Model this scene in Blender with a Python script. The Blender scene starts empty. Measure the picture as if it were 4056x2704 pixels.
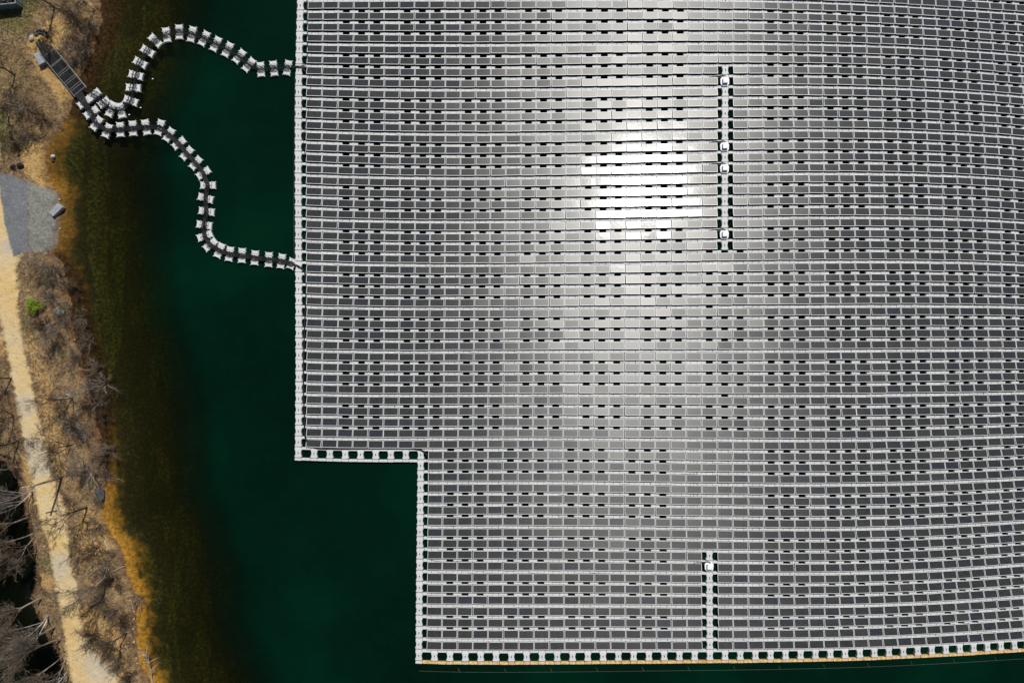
import bpy, math, random
import numpy as np
from mathutils import Vector, Matrix

random.seed(7)
rng = np.random.default_rng(7)
sc = bpy.context.scene
COL = sc.collection
PI = math.pi

# ------------------------------------------------------------------ measures
H = 100.0                 # height of the drone above the water
S = 0.0347                # metres on the water per photo pixel (4056 px wide)


def W(px, py, z=0.0):
    k = S * (H - z) / H
    return Vector(((px - 2028) * k, (1352 - py) * k, z))


# ------------------------------------------------------------------ helpers
class MB:
    def __init__(self):
        self.v, self.f, self.m, self.uv, self.t = [], [], [], {}, []

    def add(self, vs, fs, m=0):
        b = len(self.v)
        self.v.extend([tuple(p) for p in vs])
        for f in fs:
            self.f.append(tuple(b + i for i in f))
            self.m.append(m)

    def box(self, c, s, m=0, rot=None):
        x, y, z = s[0] / 2, s[1] / 2, s[2] / 2
        vs = [Vector(p) for p in ((-x, -y, -z), (x, -y, -z), (x, y, -z), (-x, y, -z),
                                  (-x, -y, z), (x, -y, z), (x, y, z), (-x, y, z))]
        if rot is not None:
            vs = [rot @ p for p in vs]
        c = Vector(c)
        self.add([p + c for p in vs],
                 [(0, 3, 2, 1), (4, 5, 6, 7), (0, 1, 5, 4), (1, 2, 6, 5), (2, 3, 7, 6), (3, 0, 4, 7)], m)

    def prism(self, pts, z0, z1, bev=0.03, m=0, hole=None):
        """outline (ccw) pulled up from z0 to z1 with a chamfered upper edge; hole = inner outline, same count"""
        n = len(pts)
        cx = sum(p[0] for p in pts) / n
        cy = sum(p[1] for p in pts) / n
        ins = []
        for i in range(n):
            a, b, c = pts[i - 1], pts[i], pts[(i + 1) % n]
            d1 = Vector((b[0] - a[0], b[1] - a[1])).normalized()
            d2 = Vector((c[0] - b[0], c[1] - b[1])).normalized()
            nn = Vector((-(d1.y + d2.y), d1.x + d2.x))
            if nn.length < 1e-6:
                nn = Vector((cx - b[0], cy - b[1]))
            nn.normalize()
            ins.append((b[0] + nn.x * bev, b[1] + nn.y * bev))
        vs = [(p[0], p[1], z0) for p in pts] + [(p[0], p[1], z1 - bev) for p in pts] + [(p[0], p[1], z1) for p in ins]
        fs = []
        for i in range(n):
            j = (i + 1) % n
            fs.append((i, j, n + j, n + i))
            fs.append((n + i, n + j, 2 * n + j, 2 * n + i))
        if hole is None:
            fs.append(tuple(range(2 * n, 3 * n)))
        else:
            vs += [(p[0], p[1], z1) for p in hole] + [(p[0], p[1], z0) for p in hole]
            for i in range(n):
                j = (i + 1) % n
                fs.append((2 * n + i, 2 * n + j, 3 * n + j, 3 * n + i))
                fs.append((3 * n + i, 3 * n + j, 4 * n + j, 4 * n + i))
        self.add(vs, fs, m)

    def tube(self, pts, rad, sides=6, m=0, cap=True):
        pts = [Vector(p) for p in pts]
        n = len(pts)
        if not hasattr(rad, '__len__'):
            rad = [rad] * n
        b = len(self.v)
        prev = None
        for i, p in enumerate(pts):
            d = (pts[min(i + 1, n - 1)] - pts[max(i - 1, 0)])
            if d.length < 1e-9:
                d = Vector((0, 0, 1))
            d.normalize()
            if prev is None:
                u = d.cross(Vector((0, 0, 1)))
                if u.length < 0.05:
                    u = d.cross(Vector((1, 0, 0)))
            else:
                u = prev - d * prev.dot(d)
                if u.length < 0.01:
                    u = d.orthogonal()
            u.normalize()
            prev = u
            w = d.cross(u)
            for k in range(sides):
                a = 2 * PI * k / sides
                self.v.append(tuple(p + (u * math.cos(a) + w * math.sin(a)) * rad[i]))
        for i in range(n - 1):
            for k in range(sides):
                k2 = (k + 1) % sides
                self.f.append((b + i * sides + k, b + i * sides + k2, b + (i + 1) * sides + k2, b + (i + 1) * sides + k))
                self.m.append(m)
        if cap and sides > 2:
            self.f.append(tuple(b + k for k in range(sides))[::-1])
            self.m.append(m)
            self.f.append(tuple(b + (n - 1) * sides + k for k in range(sides)))
            self.m.append(m)

    def mesh(self, name, mats, smooth=False):
        me = bpy.data.meshes.new(name)
        me.from_pydata(self.v, [], self.f)
        for mt in mats:
            me.materials.append(mt)
        if len(mats) > 1:
            me.polygons.foreach_set('material_index', self.m)
        if smooth:
            me.polygons.foreach_set('use_smooth', [True] * len(me.polygons))
        me.update()
        return me


def obj(name, me, parent=None, loc=None, rotz=0.0):
    o = bpy.data.objects.new(name, me)
    COL.objects.link(o)
    if parent is not None:
        o.parent = parent
    if loc is not None:
        o.location = loc
    if rotz:
        o.rotation_euler = (0, 0, rotz)
    return o


def tag(o, label=None, cat=None, group=None, kind=None):
    if label:
        o['label'] = label
    if cat:
        o['category'] = cat
    if group:
        o['group'] = group
    if kind:
        o['kind'] = kind
    return o


def thing(name, label, cat, loc=(0, 0, 0), rotz=0.0, group=None):
    o = obj(name, None, None, loc, rotz)
    o.empty_display_size = 0.2
    return tag(o, label, cat, group)


ONES = ['zeroth', 'first', 'second', 'third', 'fourth', 'fifth', 'sixth', 'seventh', 'eighth', 'ninth', 'tenth', 'eleventh',
        'twelfth', 'thirteenth', 'fourteenth', 'fifteenth', 'sixteenth', 'seventeenth', 'eighteenth', 'nineteenth']
TENS = {2: 'twent', 3: 'thirt', 4: 'fort', 5: 'fift', 6: 'sixt', 7: 'sevent', 8: 'eight', 9: 'ninet'}


def nth(n):
    if n < 20:
        return ONES[n]
    t, u = divmod(n, 10)
    return TENS[t] + ('ieth' if u == 0 else 'y-' + ONES[u])


# ------------------------------------------------------------------ materials
def newmat(name):
    m = bpy.data.materials.new(name)
    m.use_nodes = True
    nt = m.node_tree
    nt.nodes.clear()
    out = nt.nodes.new('ShaderNodeOutputMaterial')
    return m, nt, out


def N(nt, typ, **kw):
    n = nt.nodes.new(typ)
    for k, v in kw.items():
        if k.startswith('i_'):
            key = k[2:]
            n.inputs[int(key) if key.isdigit() else key.replace('_', ' ')].default_value = v
        else:
            setattr(n, k, v)
    return n


def rgba(c):
    return (c[0], c[1], c[2], 1.0)


def mix(nt, fac, a, b, blend='MIX'):
    n = nt.nodes.new('ShaderNodeMix')
    n.data_type = 'RGBA'
    n.blend_type = blend
    for sock, val in ((n.inputs[0], fac), (n.inputs[6], a), (n.inputs[7], b)):
        if isinstance(val, bpy.types.NodeSocket):
            nt.links.new(val, sock)
        elif isinstance(val, (tuple, list)):
            sock.default_value = rgba(val)
        else:
            sock.default_value = val
    return n.outputs[2]


def math_n(nt, op, a, b=None, c=None, clamp=False):
    n = nt.nodes.new('ShaderNodeMath')
    n.operation = op
    n.use_clamp = clamp
    for i, val in enumerate((a, b, c)):
        if val is None:
            continue
        if isinstance(val, bpy.types.NodeSocket):
            nt.links.new(val, n.inputs[i])
        else:
            n.inputs[i].default_value = val
    return n.outputs[0]


def noise(nt, vec, scale, detail=4, rough=0.55, dist=0.0):
    n = nt.nodes.new('ShaderNodeTexNoise')
    n.inputs['Scale'].default_value = scale
    n.inputs['Detail'].default_value = detail
    n.inputs['Roughness'].default_value = rough
    n.inputs['Distortion'].default_value = dist
    if vec is not None:
        nt.links.new(vec, n.inputs['Vector'])
    return n.outputs['Fac']


def ramp(nt, fac, stops):
    n = nt.nodes.new('ShaderNodeValToRGB')
    el = n.color_ramp.elements
    while len(el) < len(stops):
        el.new(0.5)
    for e, (p, c) in zip(el, stops):
        e.position = p
        e.color = rgba(c) if hasattr(c, '__len__') else (c, c, c, 1)
    nt.links.new(fac, n.inputs[0])
    return n.outputs[0]


def step(nt, fac, lo, hi):
    n = nt.nodes.new('ShaderNodeMapRange')
    n.interpolation_type = 'SMOOTHSTEP'
    n.inputs[1].default_value = lo
    n.inputs[2].default_value = hi
    nt.links.new(fac, n.inputs[0])
    return n.outputs[0]


def principled(nt, out, col, rough=0.6, spec=0.5, metal=0.0, bump=None, bstr=0.3, bdist=0.02):
    p = nt.nodes.new('ShaderNodeBsdfPrincipled')
    if isinstance(col, bpy.types.NodeSocket):
        nt.links.new(col, p.inputs['Base Color'])
    else:
        p.inputs['Base Color'].default_value = rgba(col)
    if isinstance(rough, bpy.types.NodeSocket):
        nt.links.new(rough, p.inputs['Roughness'])
    else:
        p.inputs['Roughness'].default_value = rough
    p.inputs['Specular IOR Level'].default_value = spec
    p.inputs['Metallic'].default_value = metal
    if bump is not None:
        b = nt.nodes.new('ShaderNodeBump')
        b.inputs['Strength'].default_value = bstr
        b.inputs['Distance'].default_value = bdist
        nt.links.new(bump, b.inputs['Height'])
        nt.links.new(b.outputs[0], p.inputs['Normal'])
    nt.links.new(p.outputs[0], out.inputs[0])
    return p


def geo_pos(nt):
    return nt.nodes.new('ShaderNodeNewGeometry').outputs['Position']


def simple(name, col, rough=0.6, var=0.25, scale=6.0, spec=0.4, metal=0.0):
    m, nt, out = newmat(name)
    pos = geo_pos(nt)
    f = noise(nt, pos, scale, 4)
    a = tuple(c * (1 - var) for c in col)
    b = tuple(min(1, c * (1 + var)) for c in col)
    c = ramp(nt, f, [(0.3, a), (0.7, b)])
    principled(nt, out, c, rough, spec, metal)
    return m


def mat_plastic():
    m, nt, out = newmat('white_float_plastic')
    pos = geo_pos(nt)
    f1 = noise(nt, pos, 0.12, 3)
    f2 = noise(nt, pos, 5.0, 5, 0.65)
    base = ramp(nt, f1, [(0.3, (0.53, 0.53, 0.515)), (0.7, (0.61, 0.61, 0.595))])
    grime = step(nt, f2, 0.56, 0.78)
    c = mix(nt, math_n(nt, 'MULTIPLY', grime, 0.35), base, (0.42, 0.41, 0.37))
    oi = nt.nodes.new('ShaderNodeObjectInfo')
    c = mix(nt, math_n(nt, 'MULTIPLY', oi.outputs['Random'], 0.12), c, (0.45, 0.45, 0.44))
    principled(nt, out, c, 0.55, 0.3)
    return m


def mat_stained():
    m, nt, out = newmat('algae_stained_plastic')
    pos = geo_pos(nt)
    f = noise(nt, pos, 3.0, 5, 0.6)
    g = noise(nt, pos, 0.35, 3)
    c = ramp(nt, f, [(0.25, (0.36, 0.19, 0.07)), (0.5, (0.62, 0.42, 0.18)), (0.72, (0.74, 0.60, 0.36))])
    c = mix(nt, step(nt, g, 0.5, 0.75), c, (0.56, 0.28, 0.10))
    principled(nt, out, c, 0.6, 0.3)
    return m


def mat_cells():
    m, nt, out = newmat('solar_cell_glass')
    uvn = nt.nodes.new('ShaderNodeUVMap')
    uvn.uv_map = 'UVMap'
    sep = nt.nodes.new('ShaderNodeSeparateXYZ')
    nt.links.new(uvn.outputs[0], sep.inputs[0])
    at = nt.nodes.new('ShaderNodeAttribute')
    at.attribute_name = 'tint'
    tint = at.outputs['Fac']
    pos = geo_pos(nt)
    u = math_n(nt, 'FRACT', math_n(nt, 'MULTIPLY', sep.outputs[0], 12.0))
    v = math_n(nt, 'FRACT', math_n(nt, 'MULTIPLY', sep.outputs[1], 6.0))
    du = math_n(nt, 'SUBTRACT', 0.5, math_n(nt, 'ABSOLUTE', math_n(nt, 'SUBTRACT', u, 0.5)))
    dv = math_n(nt, 'SUBTRACT', 0.5, math_n(nt, 'ABSOLUTE', math_n(nt, 'SUBTRACT', v, 0.5)))
    line = math_n(nt, 'LESS_THAN', math_n(nt, 'MINIMUM', du, dv), 0.035)
    diam = math_n(nt, 'LESS_THAN', math_n(nt, 'ADD', du, dv), 0.235)
    bus = math_n(nt, 'LESS_THAN', math_n(nt, 'ABSOLUTE', math_n(nt, 'SUBTRACT',
                 math_n(nt, 'ABSOLUTE', math_n(nt, 'SUBTRACT', v, 0.5)), 0.2)), 0.02)
    grid = math_n(nt, 'MAXIMUM', math_n(nt, 'MULTIPLY', line, 0.55), diam)
    grid = math_n(nt, 'MAXIMUM', grid, math_n(nt, 'MULTIPLY', bus, 0.35))
    f = noise(nt, pos, 1.3, 3)
    cell = ramp(nt, f, [(0.3, (0.0095, 0.010, 0.010)), (0.58, (0.016, 0.0165, 0.0155)), (0.78, (0.011, 0.018, 0.028))])
    cell = mix(nt, math_n(nt, 'MULTIPLY', step(nt, tint, 0.72, 1.0), 0.5), cell, (0.010, 0.013, 0.028))
    cell = mix(nt, step(nt, tint, 0.45, 0.0), cell, (0.026, 0.0255, 0.025))
    col = mix(nt, math_n(nt, 'MULTIPLY', grid, 0.24), cell, (0.42, 0.42, 0.385))
    # dry dust film: soft and broad
    diff = nt.nodes.new('ShaderNodeBsdfDiffuse')
    nt.links.new(col, diff.inputs[0])
    tang = nt.nodes.new('ShaderNodeTangent')
    tang.direction_type = 'UV_MAP'
    tang.uv_map = 'UVMap'
    dust = nt.nodes.new('ShaderNodeBsdfAnisotropic')
    dust.distribution = 'BECKMANN'
    dust.inputs['Color'].default_value = (0.95, 0.945, 0.91, 1)
    dust.inputs['Roughness'].default_value = 0.345
    dust.inputs['Anisotropy'].default_value = 0.33
    nt.links.new(tang.outputs[0], dust.inputs['Tangent'])
    m1 = nt.nodes.new('ShaderNodeMixShader')
    w = math_n(nt, 'ADD', 0.020, math_n(nt, 'MULTIPLY', math_n(nt, 'FRACT', math_n(nt, 'MULTIPLY', tint, 7.3)), 0.013))
    nt.links.new(w, m1.inputs[0])
    nt.links.new(diff.outputs[0], m1.inputs[1])
    nt.links.new(dust.outputs[0], m1.inputs[2])
    # the glass itself
    gl = nt.nodes.new('ShaderNodeBsdfAnisotropic')
    gl.distribution = 'BECKMANN'
    gl.inputs['Roughness'].default_value = 0.134
    b = nt.nodes.new('ShaderNodeBump')
    b.inputs['Strength'].default_value = 0.12
    b.inputs['Distance'].default_value = 0.02
    nt.links.new(noise(nt, pos, 2.2, 2), b.inputs['Height'])
    nt.links.new(b.outputs[0], gl.inputs['Normal'])
    fr = nt.nodes.new('ShaderNodeFresnel')
    fr.inputs[0].default_value = 1.45
    m2 = nt.nodes.new('ShaderNodeMixShader')
    nt.links.new(fr.outputs[0], m2.inputs[0])
    nt.links.new(m1.outputs[0], m2.inputs[1])
    nt.links.new(gl.outputs[0], m2.inputs[2])
    nt.links.new(m2.outputs[0], out.inputs[0])
    return m


M_PLASTIC = mat_plastic()
M_STAIN = mat_stained()
M_CELLS = mat_cells()
M_FRAME = simple('aluminium_frame', (0.80, 0.80, 0.80), 0.42, 0.06, 2.0, 0.5)
M_BOXW = simple('white_painted_steel', (0.86, 0.86, 0.86), 0.4, 0.03, 2.0, 0.5)
M_BACK = simple('panel_backsheet', (0.05, 0.055, 0.07), 0.6, 0.1)
M_CABLE = simple('black_cable_sheath', (0.013, 0.013, 0.0135), 0.55, 0.6, 2.5, 0.25)
M_STEEL = simple('galvanised_steel', (0.34, 0.36, 0.38), 0.45, 0.2, 5.0, 0.5, 0.3)
M_DIRTY = simple('yellowed_plastic', (0.52, 0.44, 0.26), 0.6, 0.25, 4.0)
M_ROPE = simple('mooring_rope', (0.10, 0.10, 0.085), 0.9, 0.3, 4.0, 0.1)
M_CONC = simple('grey_concrete', (0.27, 0.28, 0.29), 0.85, 0.22, 2.2, 0.2)
M_DARKROCK = simple('dark_rock', (0.055, 0.057, 0.062), 0.8, 0.5, 3.0, 0.3)
M_PALEROCK = simple('pale_rock', (0.42, 0.38, 0.30), 0.85, 0.3, 3.0, 0.2)
M_BARKG = simple('grey_bark', (0.26, 0.215, 0.165), 0.9, 0.4, 1.2, 0.1)
M_BARKP = simple('pale_bark', (0.42, 0.395, 0.36), 0.9, 0.35, 1.2, 0.1)
M_BARKD = simple('dark_bark', (0.045, 0.036, 0.03), 0.9, 0.35, 1.2, 0.1)
M_TWIGB = simple('brown_twigs', (0.080, 0.053, 0.033), 0.9, 0.5, 0.7, 0.1)
M_TWIGG = simple('grey_twigs', (0.145, 0.112, 0.080), 0.9, 0.5, 0.7, 0.1)
M_TWIGP = simple('pale_twigs', (0.19, 0.160, 0.130), 0.9, 0.5, 0.7, 0.1)
M_STRAW = simple('dead_grass', (0.42, 0.31, 0.17), 0.95, 0.4, 0.9, 0.1)
M_REDLEAF = simple('leaf_litter', (0.26, 0.15, 0.075), 0.95, 0.45, 0.9, 0.1)
M_GREEN = simple('green_leaves', (0.17, 0.235, 0.014), 0.7, 0.6, 2.5, 0.3)
M_MOSS = simple('olive_grass', (0.11, 0.12, 0.035), 0.9, 0.5, 1.0, 0.1)
M_POLE = simple('weathered_pole_wood', (0.30, 0.25, 0.18), 0.9, 0.25, 3.0, 0.1)
M_SKIPSTEEL = simple('teal_grey_steel', (0.15, 0.19, 0.18), 0.6, 0.4, 2.0, 0.3)
M_BLACK = simple('rubbish_and_shade_black', (0.012, 0.012, 0.013), 0.7, 0.4, 4.0, 0.3)

# ------------------------------------------------------------------ array mapping (panel low left corner, photo pixels)
ctrl = []
r32 = [1215.8, 1277.8, 1339.4, 1401, 1461.9, 1522.3, 1582.8, 1642.5, 1702.2, 1761.9, 1821.2, 1880.1, 1939, 1997.7, 2057, 2116, 2175, 2234,
       2294, 2353.7, 2413.8, 2473.5, 2534, 2594.8, 2656, 2717.6, 2779.5, 2841.5, 2903.8, 2965.4, 3027, 3088.7, 3149.5, 3210.3, 3270.9,
       3331.6, 3391, 3450.5, 3510, 3569.7, 3628.5, 3686.8, 3745, 3802, 3858, 3914.5, 3970.3, 4025.4]
y32 = [(0, 1393.4), (13, 1397.6), (20, 1397.5), (25, 1396), (33, 1395), (39, 1393.3), (43, 1392), (47, 1390.5)]
r00 = [1221.6, 1282, 1342, 1402.6, 1463.4, 1523, 1583.6, 1643.6, 1703.3, 1763.8, 1824.3, 1884.3, 1944.8, 2004.4, 2064.8, 2124.9, 2185,
       2245, 2305.5, 2366, 2425.7, 2486, 2546.6, 2606.7, 2666.7, 2726.8, 2787.2, 2847, 2905.7, 2965.4, 3025, 3083.7, 3142, 3200.8, 3258.3,
       3316.2, 3374, 3430.9, 3487.4, 3543.6, 3599.8, 3654.6, 3709.7, 3764, 3818, 3870.8, 3924.4, 3976.8, 4029.6]
y00 = [(0, 8.6), (7, 6.5), (13, 5), (20, 4.6), (26, 6), (30, 9), (33, 14), (37, 23), (40, 31), (43, 41), (45, 47), (48, 59)]
r58 = {8: 1692.4, 9: 1752.5, 10: 1813.7, 11: 1874, 12: 1934.6, 13: 1995.4, 14: 2056, 15: 2116.7, 16: 2177.2, 17: 2237.7, 18: 2298.5, 19: 2359,
       20: 2419.8, 21: 2481.2, 22: 2541, 23: 2601.8, 24: 2662.7, 25: 2723.5, 27: 2844, 28: 2904.5, 29: 2964.6, 30: 3024, 31: 3084.7,
       32: 3144.5, 33: 3203.4, 34: 3263, 35: 3322.8, 36: 3381, 37: 3439, 38: 3497, 39: 3554, 40: 3611, 41: 3668, 42: 3724, 43: 3779.4,
       44: 3834.5, 45: 3888.8, 46: 3942.8, 47: 3996.4, 48: 4049.5}
y58 = [(8, 2537), (21, 2537.8), (27, 2539), (30, 2537), (33, 2534), (36, 2530.5), (39, 2525), (42, 2517), (44, 2510.6), (46, 2503), (48, 2496)]
X, Y = [], []
for c, x in enumerate(r32):
    X.append((c, 32, x, 1))
for c, x in enumerate(r00):
    X.append((c, 0, x, 1))
for c, x in r58.items():
    X.append((c, 58, x, 1))
for c, y in y32:
    Y.append((c, 32, y, 3))
for c, y in y00:
    Y.append((c, 0, y, 3))
for c, y in y58:
    Y.append((c, 58, y, 3))
left_x = [1222.4, 1221, 1220, 1219, 1218.5, 1218, 1217, 1216.5, 1216, 1215.5, 1214.7, 1214.5, 1214.2, 1214, 1213.8, 1213.6, 1213.4, 1213.6, 1214,
          1214.5, 1215, 1215.5, 1216, 1216.3, 1216.6, 1216.8, 1217, 1217, 1217, 1217, 1217.2, 1217, 1216.5, 1217, 1217, 1216.5, 1216, 1215.6,
          1215.2, 1215, 1215.3]
left_y = [8.6, 50.9, 93.5, 137, 178.4, 221.5, 264.6, 307.7, 351, 394, 437.5, 481, 524.5, 568, 611, 655, 699.7, 742.8, 786.3, 829.4, 873.4, 917.3,
          960.4, 1004.4, 1047.5, 1090.6, 1134.6, 1177.7, 1221.6, 1263.9, 1307, 1349.4, 1393.4, 1436.5, 1479.5, 1522, 1565.7, 1608, 1651, 1695, 1739]
for r, (x, y) in enumerate(zip(left_x, left_y)):
    X.append((0, r, x, 1))
    Y.append((0, r, y, 1))
mid_y = [6.9, 49, 91.8, 134, 177.6, 220, 263, 306.5, 350, 393, 436, 479, 523, 566, 609, 652.6, 697.5, 741.5, 784.6, 827.7, 872.5, 915.7, 960.5,
         1004, 1048, 1091.5, 1134.6, 1178.6, 1221.7, 1265.6, 1308.7, 1352, 1396, 1439.5, 1483.5, 1527, 1570.5, 1614, 1658, 1701.6, 1745.5, 1789.5,
         1833.5, 1877.4, 1921, 1965, 2009, 2053.9, 2098, 2142, 2186.6, 2230.6, 2274.6, 2319, 2363, 2407, 2450.4, 2494, 2537.5]
for r, y in enumerate(mid_y):
    Y.append((26, r, y, 1))
r43_y = [40, 79.7, 119.4, 160, 201.7, 242, 282.7, 324, 365.5, 407, 448.7, 490.5, 532, 574.6, 617, 659.5, 702.7, 745, 787.6, 831, 874, 917, 959.6, 1002,
         1045.4, 1088.5, 1132, 1175, 1218, 1261, 1304.5, 1348.5, 1391.7, 1434.8, 1478, 1521.4, 1564, 1608, 1651, 1694.7, 1738, 1782, 1825, 1869,
         1912, 1956, 1999.8, 2042, 2085, 2129, 2171.5, 2215, 2257, 2299.6, 2342, 2385, 2426.7, 2469, 2512]
for r, y in enumerate(r43_y):
    Y.append((43, r, y, 1))
for r, x in ((0, 3763), (5, 3774), (10, 3784), (15, 3790.5), (20, 3796.5), (25, 3800.5), (32, 3802), (40, 3799), (47, 3795.5), (52, 3790), (58, 3780)):
    X.append((43, r, x, 3))
for r, x in ((16, 2723.7), (24, 2720), (40, 2719), (47, 2721)):
    X.append((25, r, x, 2))
low_y = [1739.8, 1784.6, 1828, 1872, 1916, 1959.6, 2003, 2047.9, 2092.6, 2137.5, 2182, 2225.8, 2270.7, 2314.6, 2360, 2404.7, 2448.7, 2493.5, 2536.6]
low_x = [1698.5, 1698.5, 1698, 1697.5, 1697, 1696.5, 1695.8, 1695, 1694.5, 1694, 1693.6, 1693, 1692.5, 1692.2, 1691.8, 1692, 1692.2, 1692.4, 1692.6]
for i, (x, y) in enumerate(zip(low_x, low_y)):
    X.append((8, 40 + i, x, 1))
    Y.append((8, 40 + i, y, 1))


def basis(c, r, nc, nr):
    c = np.asarray(c, float) / 24 - 1
    r = np.asarray(r, float) / 29 - 1
    return np.stack([c ** i * r ** j for i in range(nc + 1) for j in range(nr + 1) if i + j <= max(nc, nr) + 1], -1)


def fit(D, nc, nr):
    D = np.array(D)
    A = basis(D[:, 0], D[:, 1], nc, nr) * D[:, 3:4]
    k, *_ = np.linalg.lstsq(A, D[:, 2] * D[:, 3], rcond=1e-9)
    return k


KX, KY = fit(X, 5, 3), fit(Y, 5, 3)


def P(c, r):
    """photo pixel of a place on the array: column c (left edge of panel c), row r (low edge of panel row r)"""
    c2 = min(max(c, -1.5), 49.5)
    r2 = min(max(r, -3.0), 61.0)
    e = 0.25
    x = float((basis(c2, r2, 5, 3) @ KX))
    y = float((basis(c2, r2, 5, 3) @ KY))
    if c != c2:
        d = 1 if c > c2 else -1
        x += (c - c2) * (x - float(basis(c2 - e * d, r2, 5, 3) @ KX)) / (e * d)
        y += (c - c2) * (y - float(basis(c2 - e * d, r2, 5, 3) @ KY)) / (e * d)
    if r != r2:
        d = 1 if r > r2 else -1
        x += (r - r2) * (x - float(basis(c2, r2 - e * d, 5, 3) @ KX)) / (e * d)
        y += (r - r2) * (y - float(basis(c2, r2 - e * d, 5, 3) @ KY)) / (e * d)
    return x, y


def place(c, r, z=0.44):
    """world place on the array, local turn about z, and local column pitch in metres"""
    x, y = P(c, r)
    x1, y1 = P(c + 0.2, r)
    x0, y0 = P(c - 0.2, r)
    dx, dy = (x1 - x0) / 0.4, (y1 - y0) / 0.4
    w = W(x, y, z)
    return w.x, w.y, math.atan2(-dy, dx), math.hypot(dx, dy) * S


COLS, ROW0 = 52, -5
MID = 0.472            # centre of a panel, in columns from its left edge


def is_panel(c, r):
    if r <= 40:
        ok = c >= 0
    else:
        ok = c >= 8
    if not ok or r > 58:
        return False
    if c == 27 and 6 <= r <= 22:
        return False
    if c == 26 and r >= 50:
        return False
    return True


INVERTERS = [(27, 7), (27, 13), (27, 15), (27, 21), (26, 51)]


def bones():
    out = []
    for r in range(ROW0, 42):
        out.append((-1, r, 'left'))
    for c in range(0, 8):
        out.append((c, 41, 'notch'))
    for r in range(42, 60):
        out.append((7, r, 'lower'))
    for r in range(6, 23):
        out.append((27, r, 'upper aisle'))
    for r in range(50, 59):
        out.append((26, r, 'lower aisle'))
    for c in range(8, COLS):
        out.append((c, 59, 'bottom'))
    return out


def is_gap(c, r):
    if c < 0 or (r >= 41 and c <= 7):
        return False
    if r >= 57 or r in (51, 54):
        return False
    rowgap = (r % 4 != 3) if r <= 50 else True
    if r <= 39:
        if 26 <= c <= 29:
            if r <= 21:
                return False
            if r == 27:
                return c == 26
            if r == 35:
                return c == 27
            if r == 39:
                return False
            return rowgap and c != 29
        return rowgap and c >= 2 and c % 4 != 1
    if c <= 23:
        return rowgap and c >= 9 and c % 4 != 0
    if c < 30:
        return False
    return rowgap and c % 4 != 1


# ------------------------------------------------------------------ panel geometry
TILT = math.radians(12)
PL, PW = 1.04, 2.03
ZL = 0.46


def slope(v, lift=0.0):
    return (-v * math.cos(TILT) + lift * math.sin(TILT) * -1, ZL + v * math.sin(TILT) + lift * math.cos(TILT))


def pt(u, v, lift=0.0):
    y, z = -v * math.cos(TILT) - 0, ZL + v * math.sin(TILT)
    n = (0.0, math.sin(TILT), math.cos(TILT))
    return (u, y + n[1] * lift, z + n[2] * lift)


def frame_geo():
    mb = MB()
    hw, t, th = PW / 2, 0.042, 0.045

    def bar(u0, u1, v0, v1):
        vs = [pt(u, v, l) for l in (-th, 0.004) for (u, v) in ((u0, v0), (u0, v1), (u1, v1), (u1, v0))]
        mb.add(vs, [(0, 3, 2, 1), (4, 5, 6, 7), (0, 1, 5, 4), (1, 2, 6, 5), (2, 3, 7, 6), (3, 0, 4, 7)])
    bar(-hw, hw, 0, t)
    bar(-hw, hw, PL - t, PL)
    bar(-hw, -hw + t, t, PL - t)
    bar(hw - t, hw, t, PL - t)
    return mb


def cells_geo():
    mb = MB()
    hw, t = PW / 2, 0.042
    q = [(-hw + t, PL - t), (hw - t, PL - t), (hw - t, t), (-hw + t, t)]
    mb.add([pt(u, v, 0.0) for u, v in q], [(0, 1, 2, 3)])
    mb.add([pt(u, v, -0.03) for u, v in q], [(3, 2, 1, 0)], 1)
    return mb


def rrect(x0, x1, y0, y1, r, n=2):
    pts = []
    for cx, cy, a0 in ((x1 - r, y0 + r, -PI / 2), (x1 - r, y1 - r, 0), (x0 + r, y1 - r, PI / 2), (x0 + r, y0 + r, PI)):
        for k in range(n + 1):
            a = a0 + PI / 2 * k / n
            pts.append((cx + r * math.cos(a), cy + r * math.sin(a)))
    return pts


def mainfloat_geo():
    mb = MB()
    mb.prism(rrect(-0.93, 0.93, -0.84, -0.05, 0.08, 1), -0.12, 0.34, 0.04)
    # rear bearers that carry the high edge
    for x in (-0.55, 0.55):
        mb.box((x, -0.86, 0.42), (0.16, 0.08, 0.34))
    return mb


def uvfill(me, n=1):
    uvl = me.uv_layers.new(name='UVMap')
    quad = [(0, 0), (1, 0), (1, 1), (0, 1)]
    arr = np.tile(np.array(quad, np.float32), (len(me.loops) // 4, 1))
    uvl.data.foreach_set('uv', arr.ravel())


def tint_attr(me, vals):
    a = me.attributes.new('tint', 'FLOAT', 'FACE')
    a.data.foreach_set('value', np.asarray(vals, np.float32))


FG, CG, MG = frame_geo(), cells_geo(), mainfloat_geo()
ME_FRAME = FG.mesh('panel_frame', [M_FRAME])
ME_MAIN = MG.mesh('panel_float', [M_PLASTIC])
ME_CELLS = []
for k in range(12):
    me = CG.mesh('panel_cells', [M_CELLS, M_BACK])
    uvfill(me)
    tint_attr(me, [k / 11.0] * 2)
    ME_CELLS.append(me)


def pitch_area(c, r):
    x0, y0 = P(c, r)
    x1, y1 = P(c + 1, r)
    return math.hypot(x1 - x0, y1 - y0), (x0, y0)


def row_tilt(r):
    g = random.Random(r * 7 + 1000)
    return math.radians(g.gauss(0, 0.32))


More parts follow.
